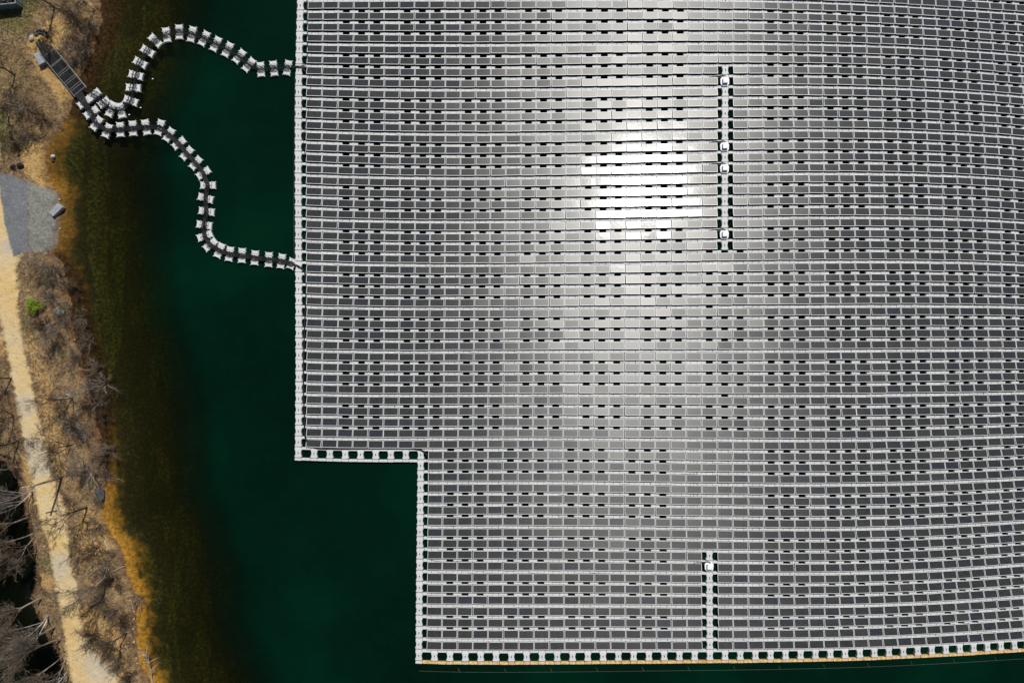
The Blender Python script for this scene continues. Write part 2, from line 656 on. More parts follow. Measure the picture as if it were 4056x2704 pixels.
def panel_pose(c, r):
    x, y, a, pitch = place(c + MID, r)
    g = random.Random(c * 1009 + r * 31 + 5)
    rx = row_tilt(r) + math.radians(g.gauss(0, 0.22))
    ry = math.radians(g.gauss(0, 0.42))
    a += math.radians(g.gauss(0, 0.35))
    x += g.gauss(0, 0.012)
    y += g.gauss(0, 0.012)
    if (c, r) == (26, 24):
        a += math.radians(1.6)
    sx = (pitch - 0.105) / PW
    return x, y, rx, ry, a, sx, min(11, int(g.random() ** 0.9 * 12))


panels = [(c, r) for r in range(ROW0, 59) for c in range(COLS) if is_panel(c, r)]


def inframe(c, r, dr=0.5):
    x, y = P(c + MID, r + dr)
    return -20 < x < 4080 and -20 < y < 2724


def panel_size(c, r):
    w, (x0, y0) = pitch_area(c, r)
    if not (0 < x0 < 4000 and 0 < y0 < 2680):
        return 0
    return w * (0.978 + 0.2079 * ((y0 - 1352) / 2882)) * 30


chosen = set(sorted(panels, key=lambda k: -panel_size(*k))[:300])


def colword(c, r):
    left = 0 if r <= 40 else 8
    if r >= 50 and c > 26:
        return f'{nth(c - 26)} panel right of the white aisle'
    return f'{nth(c - left + 1)} panel from the row\'s left end'


def panel_label(c, r):
    g = 59 - r
    rowtxt = 'lowest row of the array' if g == 1 else f'{nth(g)} row from the bottom'
    return f'framed solar panel, {rowtxt}, {colword(c, r)}'


def mat4(x, y, rx, ry, a, sx):
    from mathutils import Euler
    return (Matrix.Translation((x, y, 0)) @ Euler((rx, ry, a)).to_matrix().to_4x4() @ Matrix.Diagonal((sx, 1, 1, 1)))


class Mass:
    """many copies of a few pieces as ONE mesh"""

    def __init__(self):
        self.V, self.F, self.M, self.T, self.UV, self.n = [], [], [], [], [], 0

    def add(self, mb, mt, moff=0, tint=0.5):
        v = np.array(mb.v)
        R = np.array(mt)
        v = v @ R[:3, :3].T + R[:3, 3]
        self.V.append(v)
        for f, m in zip(mb.f, mb.m):
            self.F.append([i + self.n for i in f])
            self.M.append(m + moff)
            self.T.append(tint)
        self.n += len(v)

    def obj(self, name, mats):
        me = bpy.data.meshes.new(name)
        me.from_pydata(np.concatenate(self.V).tolist(), [], self.F)
        for m in mats:
            me.materials.append(m)
        me.polygons.foreach_set('material_index', self.M)
        tint_attr(me, self.T)
        uvl = me.uv_layers.new(name='UVMap')
        uv = np.zeros((len(me.loops), 2), np.float32)
        q = np.array([(0, 0), (1, 0), (1, 1), (0, 1)], np.float32)
        st = np.zeros(len(me.polygons), np.int32)
        me.polygons.foreach_get('loop_start', st)
        tt = np.zeros(len(me.polygons), np.int32)
        me.polygons.foreach_get('loop_total', tt)
        for s, n in zip(st, tt):
            if n == 4:
                uv[s:s + 4] = q
        uvl.data.foreach_set('uv', uv.ravel())
        me.update()
        return obj(name, me)


mass = Mass()
for (c, r) in panels:
    x, y, rx, ry, a, sx, k = panel_pose(c, r)
    if (c, r) in chosen:
        e = thing('solar_panel', panel_label(c, r), 'solar panel', (x, y, 0), 0, 'solar panels of the lower rows')
        e.rotation_euler = (rx, ry, a)
        e.scale = (sx, 1, 1)
        obj('frame', ME_FRAME, e)
        obj('cell_sheet', ME_CELLS[k], e)
        obj('support_float', ME_MAIN, e)
    else:
        mt = mat4(x, y, rx, ry, a, sx)
        mass.add(FG, mt, 0, k / 11)
        mass.add(CG, mt, 1, k / 11)
        mass.add(MG, mt, 3, k / 11)
o = mass.obj('solar_panels', [M_FRAME, M_CELLS, M_BACK, M_PLASTIC])
tag(o, 'mass of tilted framed solar panels in the upper and right rows of the array', 'solar panels', 'solar panels of the array', 'stuff')

# ------------------------------------------------------------------ strips between the rows
SR = 0.875               # strip centre below a row's low edge, in rows
wide_geo, fill_geo = MB(), MB()
wide_geo.prism(rrect(-0.59, 0.59, -0.165, 0.165, 0.05, 2), -0.12, 0.40, 0.025)
wide_geo.tube([(0, 0.13, 0.37), (0, 0.13, 0.47)], 0.05, 8)          # the connecting pin
fill_geo.prism(rrect(-0.445, 0.445, -0.175, 0.15, 0.05, 2), -0.12, 0.385, 0.025)
ME_WIDE, ME_FILL = wide_geo.mesh('wide_float', [M_PLASTIC]), fill_geo.mesh('filler_float', [M_PLASTIC])
ME_WIDE_S = wide_geo.mesh('stained_wide_float', [M_STAIN])
ME_FILL_S = fill_geo.mesh('stained_filler_float', [M_STAIN])

wides, fills, edges = [], [], []
for r in range(ROW0 - 1, 60):
    c0 = -1 if r <= 41 else 7
    for c in range(c0, COLS):
        g = random.Random(c * 77 + r * 13)
        jx, jy, ja = g.gauss(0, 0.012), g.gauss(0, 0.012), math.radians(g.gauss(0, 0.5))
        if not is_gap(c, r):
            x, y, a, p = place(c + MID, r + SR, 0.40)
            (edges if r == 59 else fills).append((c, r, x + jx, y + jy, a + ja, p / 2.14, 'fill'))
        if c > c0:
            x, y, a, p = place(c - 0.028, r + SR, 0.40)
            (edges if r == 59 else wides).append((c, r, x + jx, y + jy, a + ja, p / 2.14, 'wide'))


def strip_size(t):
    return panel_size(max(t[0], 0), t[1]) if inframe(t[0], t[1], SR) else 0


for lst, me, geo, nm, word, grp in ((wides, ME_WIDE, wide_geo, 'connecting_float', 'wide', 'wide connecting floats of the lower strips'),
                                    (fills, ME_FILL, fill_geo, 'filler_float', 'narrow filler', 'narrow filler floats of the lower strips')):
    lst.sort(key=lambda t: -strip_size(t))
    keep = lst[:300]
    rows = {}
    for t in lst:
        rows.setdefault(t[1], []).append(t[0])
    for t in keep:
        c, r = t[0], t[1]
        n = sorted(rows[r]).index(c) + 1
        g = 59 - r
        strip = 'lowest white strip' if g == 1 else f'{nth(g)} white strip from the bottom'
        o = obj(nm, me, None, (t[2], t[3], 0), t[4])
        o.scale = (t[5], 1, 1)
        tag(o, f'{word} white float, {strip}, {nth(n)} from its left end', 'float', grp)
    ms = Mass()
    for t in lst[300:]:
        ms.add(geo, mat4(t[2], t[3], 0, 0, t[4], t[5]))
    o = ms.obj(nm + 's', [M_PLASTIC])
    tag(o, f'mass of {word} white floats between the other panel rows', 'floats', None, 'stuff')

ne = 0
for t in sorted(edges, key=lambda t: t[2]):
    ne += 1
    stained = not (t[0] == 7)
    me = {('wide', True): ME_WIDE_S, ('fill', True): ME_FILL_S}.get((t[6], stained), ME_FILL)
    o = obj('edge_float', me, None, (t[2], t[3], 0), t[4])
    o.scale = (t[5], 1, 1)
    w = 'long' if t[6] == 'wide' else 'short'
    if not stained:
        tag(o, 'clean white end float at the lower left corner of the array', 'float', 'floats along the bottom edge')
    else:
        tag(o, f'{w} orange stained edge float, {nth(ne)} along the bottom edge from the left', 'float', 'floats along the bottom edge')

# ------------------------------------------------------------------ bone-shaped walkway floats with a grip slot
def bone_outline():
    half = []
    L, w0, w1 = 0.57, 0.475, 0.375
    right = [(w0 - 0.05, -L), (w0, -L + 0.06), (w0 - 0.005, -L + 0.16), (w0 - 0.06, -L + 0.27), (w1, -0.14), (w1 - 0.01, 0.0), (w1, 0.14),
             (w0 - 0.06, L - 0.27), (w0 - 0.005, L - 0.16), (w0, L - 0.06), (w0 - 0.05, L)]
    left = [(-x, y) for x, y in right[::-1]]
    return right + left


bone_geo = MB()
bo = bone_outline()
slot = []
for i in range(len(bo)):
    a = math.atan2(bo[i][1], bo[i][0])
    slot.append((max(-0.06, min(0.06, bo[i][0] * 0.4)), max(-0.17, min(0.17, bo[i][1] * 0.5))))
bone_geo.prism(bo, -0.12, 0.45, 0.05, 0, slot)
bone_geo.prism(rrect(-0.40, 0.40, 0.565, 0.72, 0.04, 1), -0.12, 0.40, 0.025)
ME_BONE = bone_geo.mesh('walkway_float', [M_PLASTIC])
lip = MB()
lip.tube([(-0.36, -0.56, 0.36), (0.36, -0.56, 0.36)], 0.06, 8)
ME_LIP = lip.mesh('float_lip', [M_PLASTIC])
slot_shade_geo = MB()
slot_shade_geo.box((0, 0, 0.05), (0.30, 0.5, 0.1))  # black block sunk in the slot, standing in for its inner shade
ME_DARK = slot_shade_geo.mesh('slot_shade_block', [M_BLACK])
cnt = {}
bl = bones()
for (c, r, zone) in bl:
    if r < -1:
        continue
    x, y, a, p = place(c + MID, r + 0.335, 0.45)
    if not (-60 < P(c, r)[1] < 2760 and P(c, r)[0] < 4100):
        continue
    cnt[zone] = cnt.get(zone, 0) + 1
    n = cnt[zone]
    txt = {'left': f'white slotted walkway float, {nth(n)} from the top of the left border',
           'notch': f'white slotted walkway float, {nth(n)} along the underside of the step',
           'lower': f'white slotted walkway float, {nth(n)} below the step in the lower left border',
           'upper aisle': f'white slotted walkway float, {nth(n)} from the top of the upper inverter aisle',
           'lower aisle': f'white slotted walkway float, {nth(n)} from the top of the lower inverter aisle',
           'bottom': f'white slotted walkway float, {nth(n)} from the left behind the stained edge'}[zone]
    e = thing('walkway_float', txt, 'float', (x, y, 0), a + math.radians(random.gauss(0, 0.8)), 'slotted walkway floats')
    e.scale = (min(1.0, p / 2.1), 1, 1)
    obj('float_body', ME_BONE, e)
    obj('front_lip', ME_LIP, e)
    obj('slot_shade', ME_DARK, e)

# ------------------------------------------------------------------ inverter cabinets
names = {(27, 7): 'topmost of the four in the upper aisle', (27, 13): 'second of the four in the upper aisle',
         (27, 15): 'third of the four in the upper aisle', (27, 21): 'lowest of the four in the upper aisle',
         (26, 51): 'alone in the lower aisle'}
body, lid, shade, tray = MB(), MB(), MB(), MB()
tray.prism([(-0.36, -0.62), (0.36, -0.62), (0.58, -0.34), (0.62, 0.3), (0.46, 0.52), (-0.46, 0.52), (-0.62, 0.3), (-0.58, -0.34)], 0.46, 0.60, 0.04)
body.prism(rrect(-0.28, 0.36, -0.30, 0.46, 0.05, 2), 0.60, 0.90, 0.02)
lid.prism(rrect(-0.33, 0.41, -0.30, 0.50, 0.05, 2), 0.905, 0.97, 0.03)
lid.prism(rrect(-0.24, 0.32, -0.2, 0.40, 0.05, 2), 0.97, 0.99, 0.02)
shade.box((0.04, -0.325, 0.75), (0.5, 0.045, 0.26))
for i in range(4):
    shade.box((0.04, -0.36, 0.66 + i * 0.06), (0.46, 0.02, 0.025))
MEs = [(n, g.mesh(n, [m])) for n, g, m in (('tray', tray, M_BOXW), ('cabinet', body, M_BOXW), ('lid', lid, M_BOXW), ('vent_grille', shade, M_STEEL))]
for (c, r) in INVERTERS:
    x, y, a, p = place(c + MID, r + 0.33, 0.8)
    e = thing('inverter_cabinet', f'white inverter cabinet on a walkway float, {names[(c, r)]}', 'inverter', (x, y, 0), a, 'inverter cabinets')
    for n, me in MEs:
        obj(n, me, e)

# ------------------------------------------------------------------ splines
def spline(pts, step_=0.35):
    pts = [Vector(p) for p in pts]
    out = []
    n = len(pts)
    for i in range(n - 1):
        p0, p1, p2, p3 = pts[max(i - 1, 0)], pts[i], pts[i + 1], pts[min(i + 2, n - 1)]
        k = max(2, int((p2 - p1).length / step_))
        for j in range(k):
            t = j / k
            out.append(0.5 * ((2 * p1) + (p2 - p0) * t + (2 * p0 - 5 * p1 + 4 * p2 - p3) * t * t + (3 * p1 - p0 - 3 * p2 + p3) * t ** 3))
    out.append(pts[-1])
    return out


def cable(name, pts, rad, label, cat='cable', group=None, mat=None, sides=6, st=0.35):
    mb = MB()
    sp = spline(pts, st)
    if hasattr(rad, '__len__'):
        rad = [0.052 if i < 26 else 0.031 for i in range(len(sp))]
    mb.tube(sp, rad, sides)
    o = obj(name, mb.mesh(name, [mat or M_CABLE], True))
    return tag(o, label, cat, group)


# ------------------------------------------------------------------ the cable floats of the two chains
UP = [((660, 330), (520, 440), 260, 300), ((850, 505), (715, 600), 260, 300), ((985, 575), (885, 805), 260, 300), ((1110, 600), (1160, 835), 260, 300),
      ((1235, 480), (1445, 555), 260, 300), ((1280, 240), (1505, 255), 260, 300), ((345, 1215), (560, 1270), 450, 60), ((450, 935), (635, 1035), 450, 60),
      ((605, 690), (790, 800), 450, 60), ((775, 450), (940, 605), 450, 60), ((1075, 295), (1105, 520), 450, 60), ((1350, 235), (1355, 460), 450, 60),
      ((1640, 275), (1590, 515), 450, 60), ((1925, 375), (1815, 590), 450, 60), ((230, 490), (125, 705), 820, 60), ((475, 605), (370, 820), 820, 60),
      ((735, 760), (590, 945), 820, 60), ((940, 935), (790, 1120), 820, 60), ((1100, 1010), (1118, 1235), 820, 60), ((1365, 985), (1392, 1220), 820, 60),
      ((1688, 975), (1645, 1205), 820, 60)]
LO = [((470, 480), (290, 615), 260, 300), ((620, 690), (425, 825), 260, 300), ((700, 890), (565, 1080), 260, 300), ((895, 1035), (815, 1240), 260, 300),
      ((1118, 1000), (1128, 1225), 260, 300), ((1378, 970), (1392, 1205), 260, 300), ((1635, 945), (1680, 1185), 260, 300), ((1975, 950), (1905, 1190), 260, 300),
      ((310, 185), (195, 375), 620, 480), ((545, 390), (370, 525), 620, 480), ((700, 580), (545, 750), 620, 480), ((880, 780), (735, 950), 620, 480),
      ((1060, 1010), (870, 1140), 620, 480), ((940, 1325), (1180, 1325), 620, 480), ((475, 410), (710, 475), 700, 700), ((490, 700), (735, 735), 700, 700),
      ((445, 980), (685, 1015), 700, 700), ((460, 1265), (690, 1180), 700, 700), ((780, 1330), (600, 1480), 700, 700), ((90, 630), (0, 850), 860, 850),
      ((270, 700), (235, 925), 860, 850), ((515, 730), (505, 960), 860, 850), ((785, 780), (770, 1005), 860, 850), ((1070, 815), (1060, 1045), 860, 850),
      ((1345, 850), (1310, 1075), 860, 850), ((1560, 945), (1510, 1085), 860, 850)]
ZF = 5.2275


def topx(e):
    (a, b, ox, oy) = e
    return (Vector((ox + a[0] / ZF, oy + a[1] / ZF)), Vector((ox + b[0] / ZF, oy + b[1] / ZF)))


def bow(xc, w, d, z0, z1, mb, m=0, bev=0.04):
    """a block float: sides pulled in, four small lugs at its corners (long side along y)"""
    pts = []
    hw, hd = w / 2, d / 2
    for sx, sy in ((1, -1), (1, 1), (-1, 1), (-1, -1)):
        pass
    pts = [(-hw, -hd), (-hw * 0.5, -hd * 0.93), (hw * 0.5, -hd * 0.93), (hw, -hd), (hw * 0.86, -hd * 0.72), (hw * 0.82, 0), (hw * 0.86, hd * 0.72), (hw, hd),
           (hw * 0.5, hd * 0.93), (-hw * 0.5, hd * 0.93), (-hw, hd), (-hw * 0.86, hd * 0.72), (-hw * 0.82, 0), (-hw * 0.86, -hd * 0.72)]
    mb.prism([(x + xc, y) for x, y in pts], z0, z1, bev, m)
    for sx in (-1, 1):
        for sy in (-1, 1):
            mb.tube([(xc + sx * hw * 0.93, sy * hd * 0.95, z0 + 0.1), (xc + sx * hw * 0.93, sy * hd * 0.95, z1 + 0.02)], 0.055, 8, m)


endf, midf, brk, yel = MB(), MB(), MB(), MB()
bow(0, 0.52, 1.0, -0.15, 0.36, endf)
midf.prism(rrect(-0.19, 0.19, -0.43, 0.43, 0.1, 2), -0.1, 0.40, 0.08)
midf.tube([(-0.16, 0.22, 0.32), (-0.16, -0.22, 0.32)], 0.09, 8)
brk.box((0, 0, 0.43), (1.25, 0.06, 0.05))
brk.box((-0.3, 0, 0.45), (0.06, 0.62, 0.05))
brk.box((0.3, 0, 0.45), (0.06, 0.62, 0.05))
for x in (-0.35, -0.12, 0.12, 0.35):
    brk.tube([(x, 0, 0.42), (x, 0, 0.60)], 0.03, 6)
ME_END, ME_MIDF, ME_BRK = endf.mesh('end_block', [M_PLASTIC]), midf.mesh('middle_block', [M_PLASTIC]), brk.mesh('cable_bracket', [M_STEEL])
ME_ENDY = endf.mesh('yellowed_end_block', [M_DIRTY])
centers = {}
for chain, word in ((UP, 'upper'), (LO, 'lower')):
    centers[word] = []
    for i, e in enumerate(chain):
        a, b = topx(e)
        mid = (a + b) / 2
        centers[word].append(mid)
        wa, wb = W(a.x, a.y, 0.36), W(b.x, b.y, 0.36)
        d = wb - wa
        L = d.length
        e_ = thing('cable_float', f'white float unit carrying cables, {nth(i + 1)} from the shore on the {word} chain', 'cable float',
                   ((wa + wb) / 2).to_tuple(), math.atan2(d.y, d.x), f'float units of the {word} cable chain')
        e_.location.z = 0
        hl = L / 2
        o1 = obj('end_block', ME_END, e_, (-hl, 0, 0))
        o2 = obj('end_block', ME_END, e_, (hl, 0, 0))
        obj('middle_block', ME_MIDF, e_, (-hl + 0.47, 0, 0))
        obj('middle_block', ME_MIDF, e_, (hl - 0.47, 0, 0))
        obj('cable_bracket', ME_BRK, e_, (0, 0, 0))

# ------------------------------------------------------------------ shoreline, path and zones (photo pixels on the ground)
SHORE = [(420, -3000), (405, -400), (398, -120), (392, 0), (400, 70), (385, 140), (355, 220), (321, 290), (292, 357), (286, 400), (262, 470), (240, 520),
         (200, 558), (185, 603), (180, 650), (188, 702), (216, 750), (236, 775), (238, 860), (235, 932), (220, 983), (205, 1003), (240, 1044), (258, 1100),
         (275, 1187), (284, 1279), (300, 1365), (325, 1440), (340, 1520), (362, 1600), (385, 1690), (398, 1780), (405, 1860), (412, 1960), (402, 2012), (420, 2085),
         (471, 2157), (498, 2215), (500, 2278), (534, 2345), (536, 2404), (538, 2516), (550, 2628), (597, 2700), (640, 2800), (690, 3000), (700, 6000)]
ROAD_L = [(-300, -3000), (-160, 0), (-40, 600), (-10, 702), (-5, 850), (-2, 1000), (2, 1059), (8, 1110), (20, 1212), (38, 1314), (56, 1396), (65, 1434), (92, 1568), (109, 1657), (123, 1746),
          (143, 1836), (165, 1925), (172, 1996), (190, 2060), (208, 2110), (227, 2180), (236, 2247), (245, 2314), (268, 2404), (278, 2494), (292, 2583), (310, 2673), (330, 2800), (380, 3000), (430, 3400), (440, 5000)]
ROAD_R = [(-220, -3000), (-90, 0), (15, 600), (12, 702), (41, 804), (51, 906), (58, 957), (100, 1010), (90, 1035), (77, 1059), (84, 1110), (87, 1212), (99, 1314), (115, 1396), (127, 1434),
          (152, 1568), (172, 1657), (192, 1746), (212, 1836), (240, 1925), (270, 1996), (276, 2060), (276, 2110), (290, 2180), (298, 2247), (319, 2314), (325, 2404),
          (350, 2494), (400, 2583), (480, 2673), (500, 2800), (500, 3000), (520, 3400), (530, 5000)]
ROAD = ROAD_L + ROAD_R[::-1]
GRAVEL = [(15, 689), (66, 697), (128, 728), (132, 850), (128, 998), (71, 1023), (48, 926), (31, 830), (15, 728)]
BEACH = [(120, 724), (170, 742), (219, 752), (238, 775), (240, 935), (222, 985), (190, 1005), (125, 1000), (128, 850)]
POND = [(-3000, 1700), (-60, 1790), (30, 1830), (70, 1900), (92, 2000), (118, 2100), (140, 2220), (146, 2310), (120, 2360), (150, 2440), (190, 2520), (235, 2600),
        (262, 2704), (290, 2900), (300, 3600), (-3000, 3600)]
ORANGE = [([(130, 170), (200, 120), (260, 60), (300, 90), (250, 180), (235, 240), (330, 350), (250, 420), (170, 300), (150, 250)], 1.0),
          ([(110, 560), (190, 560), (180, 640), (190, 710), (235, 755), (170, 740), (110, 690), (100, 620)], 1.2),
          ([(170, 2250), (240, 2270), (240, 2330), (200, 2325), (175, 2300)], 1.0),
          ([(95, 1780), (130, 1790), (150, 1900), (160, 2000), (140, 2010), (120, 1900)], 0.9),
          ([(340, 2000), (430, 2030), (450, 2150), (440, 2260), (360, 2250), (310, 2080)], 0.8),
          ([(300, 2380), (420, 2400), (500, 2520), (520, 2700), (420, 2700), (360, 2500)], 0.8),
          ([(110, 1310), (165, 1330), (215, 1480), (255, 1640), (290, 1760), (300, 1900), (250, 1900), (190, 1700), (140, 1480)], 0.5),
          ([(0, 1320), (30, 1330), (45, 1400), (20, 1410), (0, 1390)], 0.9)]
GREEN = [([(0, 60), (130, 40), (150, 120), (60, 140), (0, 130)], 0.9), ([(90, 0), (170, 0), (180, 60), (120, 70)], 1.0), ([(0, 420), (40, 440), (60, 560), (20, 640), (0, 640)], 0.9),
         ([(0, 1390), (25, 1400), (30, 1520), (0, 1560)], 0.9), ([(172, 2190), (225, 2200), (235, 2250), (190, 2250)], 1.1), ([(100, 1230), (140, 1260), (130, 1340), (105, 1320)], 0.7)]


def pts_m(poly):
    return np.array([[(x - 2028) * S, (1352 - y) * S] for x, y in poly])


def seg_dist(px, py, poly, closed=True):
    q = pts_m(poly)
    n = len(q)
    d = np.full(px.shape, 1e9)
    for i in range(n if closed else n - 1):
        a, b = q[i], q[(i + 1) % n]
        ab = b - a
        t = np.clip(((px - a[0]) * ab[0] + (py - a[1]) * ab[1]) / (ab @ ab + 1e-12), 0, 1)
        d = np.minimum(d, np.hypot(px - a[0] - t * ab[0], py - a[1] - t * ab[1]))
    return d


def inside(px, py, poly):
    q = pts_m(poly)
    res = np.zeros(px.shape, bool)
    n = len(q)
    for i in range(n):
        x0, y0 = q[i]
        x1, y1 = q[(i + 1) % n]
        cond = ((y0 > py) != (y1 > py))
        xi = (x1 - x0) * (py - y0) / (y1 - y0 + 1e-12) + x0
        res ^= cond & (px < xi)
    return res


def sdf(px, py, poly):
    """positive inside"""
    return np.where(inside(px, py, poly), 1, -1) * seg_dist(px, py, poly)


LAKE_LAND = [(-90000, -90000)] + [(420, -90000)] + SHORE + [(700, 90000), (-90000, 90000)]


def wob(x, y):
    return (np.sin(x * 1.3 + 1.7 * np.sin(y * 0.7)) + np.sin(y * 1.9 + 1.3 * np.sin(x * 1.1 + 2)) + 0.7 * np.sin(x * 4.1 + y * 3.3) + 0.7 * np.sin(y * 5.3 - x * 2.7)) / 3.4


def terrain(px, py):
    d = sdf(px, py, LAKE_LAND)
    w = wob(px, py)
    dd = d + w * 0.28
    land = 0.03 + np.where(dd < 1.6, dd * 0.36, 0.576 + (dd - 1.6) * 0.12)
    land = np.minimum(land, 1.15) + 0.05 * w
    off = -dd
    wide = 1.0 + 0.35 * np.clip((py + 20) / 60.0, -0.4, 0.6)
    bed = -(0.17 * np.minimum(off, 3.0) + 0.13 * np.clip(off - 3.0, 0, 6) + 0.40 * np.clip(off - 9.0, 0, 8))
    z = np.where(dd > 0, land, bed)
    p = sdf(px, py, POND) + w * 0.25
    z = np.where(p > -1.2, np.minimum(z, 0.45 - 0.42 * (p + 1.2) * 0.9), z)
    z = np.where(p > 0.2, np.maximum(z, -2.5), z)
    rd = sdf(px, py, ROAD)
    z = np.where((rd > -0.6) & (dd > 1.2), np.maximum(z, np.minimum(z + 0.1, 1.0)), z)
    return z, d, p, rd


def ground_z(px_, py_):
    x = np.array([(px_ - 2028) * S])
    y = np.array([(1352 - py_) * S])
    return float(terrain(x, y)[0][0])


def G(px_, py_, up=0.0):
    z = max(ground_z(px_, py_), -0.4) + up
    return W(px_, py_, z)


def axis_(lo, hi, d, far):
    mid = np.arange(lo, hi + 1e-6, d)
    ext = []
    s = d
    v = lo
    while v > -far:
        s *= 1.5
        v -= s
        ext.append(v)
    ext2 = []
    s = d
    v = hi
    while v < far:
        s *= 1.5
        v += s
        ext2.append(v)
    return np.concatenate([np.array(ext[::-1]), mid, np.array(ext2)])


def grid_mesh(name, xs, ys, z, mats, attrs, smooth=True):
    nx, ny = len(xs), len(ys)
    XX, YY = np.meshgrid(xs, ys)
    v = np.stack([XX.ravel(), YY.ravel(), z.ravel()], 1)
    idx = np.arange(nx * ny).reshape(ny, nx)
    f = np.stack([idx[:-1, :-1].ravel(), idx[:-1, 1:].ravel(), idx[1:, 1:].ravel(), idx[1:, :-1].ravel()], 1)
    me = bpy.data.meshes.new(name)
    me.vertices.add(len(v))
    me.vertices.foreach_set('co', v.ravel())
    me.loops.add(f.size)
    me.loops.foreach_set('vertex_index', f.ravel())
    me.polygons.add(len(f))
    me.polygons.foreach_set('loop_start', np.arange(0, f.size, 4))
    me.polygons.foreach_set('loop_total', np.full(len(f), 4))
    for k, a in attrs.items():
        at = me.attributes.new(k, 'FLOAT', 'POINT')
        at.data.foreach_set('value', a.ravel().astype(np.float32))
    for m in mats:
        me.materials.append(m)
    me.update()
    me.validate()
    if smooth:
        me.polygons.foreach_set('use_smooth', [True] * len(me.polygons))
    return me


def attr(nt, name):
    a = nt.nodes.new('ShaderNodeAttribute')
    a.attribute_name = name
    return a.outputs['Fac']


def mat_ground():
    m, nt, out = newmat('bank_ground')
    pos = geo_pos(nt)
    n1 = noise(nt, pos, 0.20, 4, 0.55)
    n2 = noise(nt, pos, 0.75, 6, 0.68, 0.4)
    n3 = noise(nt, pos, 2.6, 6, 0.72, 0.3)
    n4 = noise(nt, pos, 9.0, 4, 0.65)
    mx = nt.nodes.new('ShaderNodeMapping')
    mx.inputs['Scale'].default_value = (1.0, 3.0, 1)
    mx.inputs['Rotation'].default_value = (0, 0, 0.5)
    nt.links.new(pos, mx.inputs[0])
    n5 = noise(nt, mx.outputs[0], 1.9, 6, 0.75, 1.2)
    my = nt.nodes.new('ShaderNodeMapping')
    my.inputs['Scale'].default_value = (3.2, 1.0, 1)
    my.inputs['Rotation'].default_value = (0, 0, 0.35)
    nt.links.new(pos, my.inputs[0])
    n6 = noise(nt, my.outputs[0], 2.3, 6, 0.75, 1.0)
    scrub = ramp(nt, n2, [(0.30, (0.066, 0.042, 0.022)), (0.44, (0.170, 0.110, 0.055)), (0.56, (0.29, 0.19, 0.088)), (0.70, (0.45, 0.30, 0.13))])
    scrub = mix(nt, math_n(nt, 'MULTIPLY', step(nt, n3, 0.47, 0.62), 0.75), scrub, (0.30, 0.21, 0.12))
    scrub = mix(nt, math_n(nt, 'MULTIPLY', step(nt, n1, 0.50, 0.62), 0.5), scrub, (0.150, 0.085, 0.045))
    lite = math_n(nt, 'MAXIMUM', step(nt, n5, 0.57, 0.66), step(nt, n6, 0.58, 0.66))
    dark = math_n(nt, 'MAXIMUM', step(nt, n5, 0.46, 0.36), step(nt, n6, 0.45, 0.35))  # dark streaks stand in for shadows among the brush, painted into the colour
    jag = math_n(nt, 'MULTIPLY', math_n(nt, 'SUBTRACT', n2, 0.5), 1.9)
    jag = math_n(nt, 'ADD', jag, math_n(nt, 'MULTIPLY', math_n(nt, 'SUBTRACT', n3, 0.5), 1.3))

    def msk(name, lo=-0.15, hi=0.25, j=1.0):
        return step(nt, math_n(nt, 'ADD', attr(nt, name), math_n(nt, 'MULTIPLY', jag, j)), lo, hi)
    grn = ramp(nt, n3, [(0.32, (0.040, 0.042, 0.012)), (0.5, (0.115, 0.125, 0.032)), (0.7, (0.22, 0.21, 0.07))])
    col = mix(nt, math_n(nt, 'MULTIPLY', msk('green', -0.3, 0.5, 1.3), 0.75), scrub, grn)
    org = ramp(nt, n3, [(0.3, (0.33, 0.19, 0.065)), (0.52, (0.48, 0.30, 0.115)), (0.72, (0.58, 0.41, 0.20))])
    col = mix(nt, msk('orange', -0.35, 0.5, 1.1), col, org)
    col = mix(nt, math_n(nt, 'MULTIPLY', lite, 0.6), col, (0.46, 0.335, 0.18))
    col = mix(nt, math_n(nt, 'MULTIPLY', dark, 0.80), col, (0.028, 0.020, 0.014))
    # sandy track: pale wheel lines, greyer in places
    rd = ramp(nt, n1, [(0.3, (0.62, 0.415, 0.155)), (0.5, (0.64, 0.465, 0.225)), (0.7, (0.58, 0.46, 0.28))])
    rd = mix(nt, math_n(nt, 'MULTIPLY', step(nt, n2, 0.45, 0.68), 0.5), rd, (0.70, 0.57, 0.35))
    rd = mix(nt, math_n(nt, 'MULTIPLY', step(nt, n4, 0.54, 0.68), 0.35), rd, (0.40, 0.28, 0.14))
    rd = mix(nt, math_n(nt, 'MULTIPLY', step(nt, n5, 0.46, 0.36), 0.35), rd, (0.36, 0.25, 0.12))
    rd = mix(nt, math_n(nt, 'MULTIPLY', step(nt, attr(nt, 'greyroad'), 0.2, 0.9), 0.6), rd, (0.48, 0.44, 0.36))
    col = mix(nt, msk('road', -0.55, 0.15, 0.85), col, rd)
    gv = ramp(nt, n4, [(0.3, (0.095, 0.098, 0.104)), (0.5, (0.165, 0.17, 0.178)), (0.70, (0.275, 0.28, 0.285))])
    gv = mix(nt, math_n(nt, 'MULTIPLY', step(nt, n2, 0.48, 0.68), 0.4), gv, (0.105, 0.105, 0.11))
    gv = mix(nt, math_n(nt, 'MULTIPLY', step(nt, n5, 0.60, 0.68), 0.5), gv, (0.33, 0.30, 0.25))
    col = mix(nt, msk('gravel', -0.10, 0.22, 0.5), col, gv)
    bc = ramp(nt, n3, [(0.3, (0.125, 0.13, 0.12)), (0.5, (0.20, 0.205, 0.18)), (0.70, (0.31, 0.29, 0.23))])
    bc = mix(nt, math_n(nt, 'MULTIPLY', step(nt, n6, 0.56, 0.66), 0.8), bc, (0.52, 0.44, 0.33))
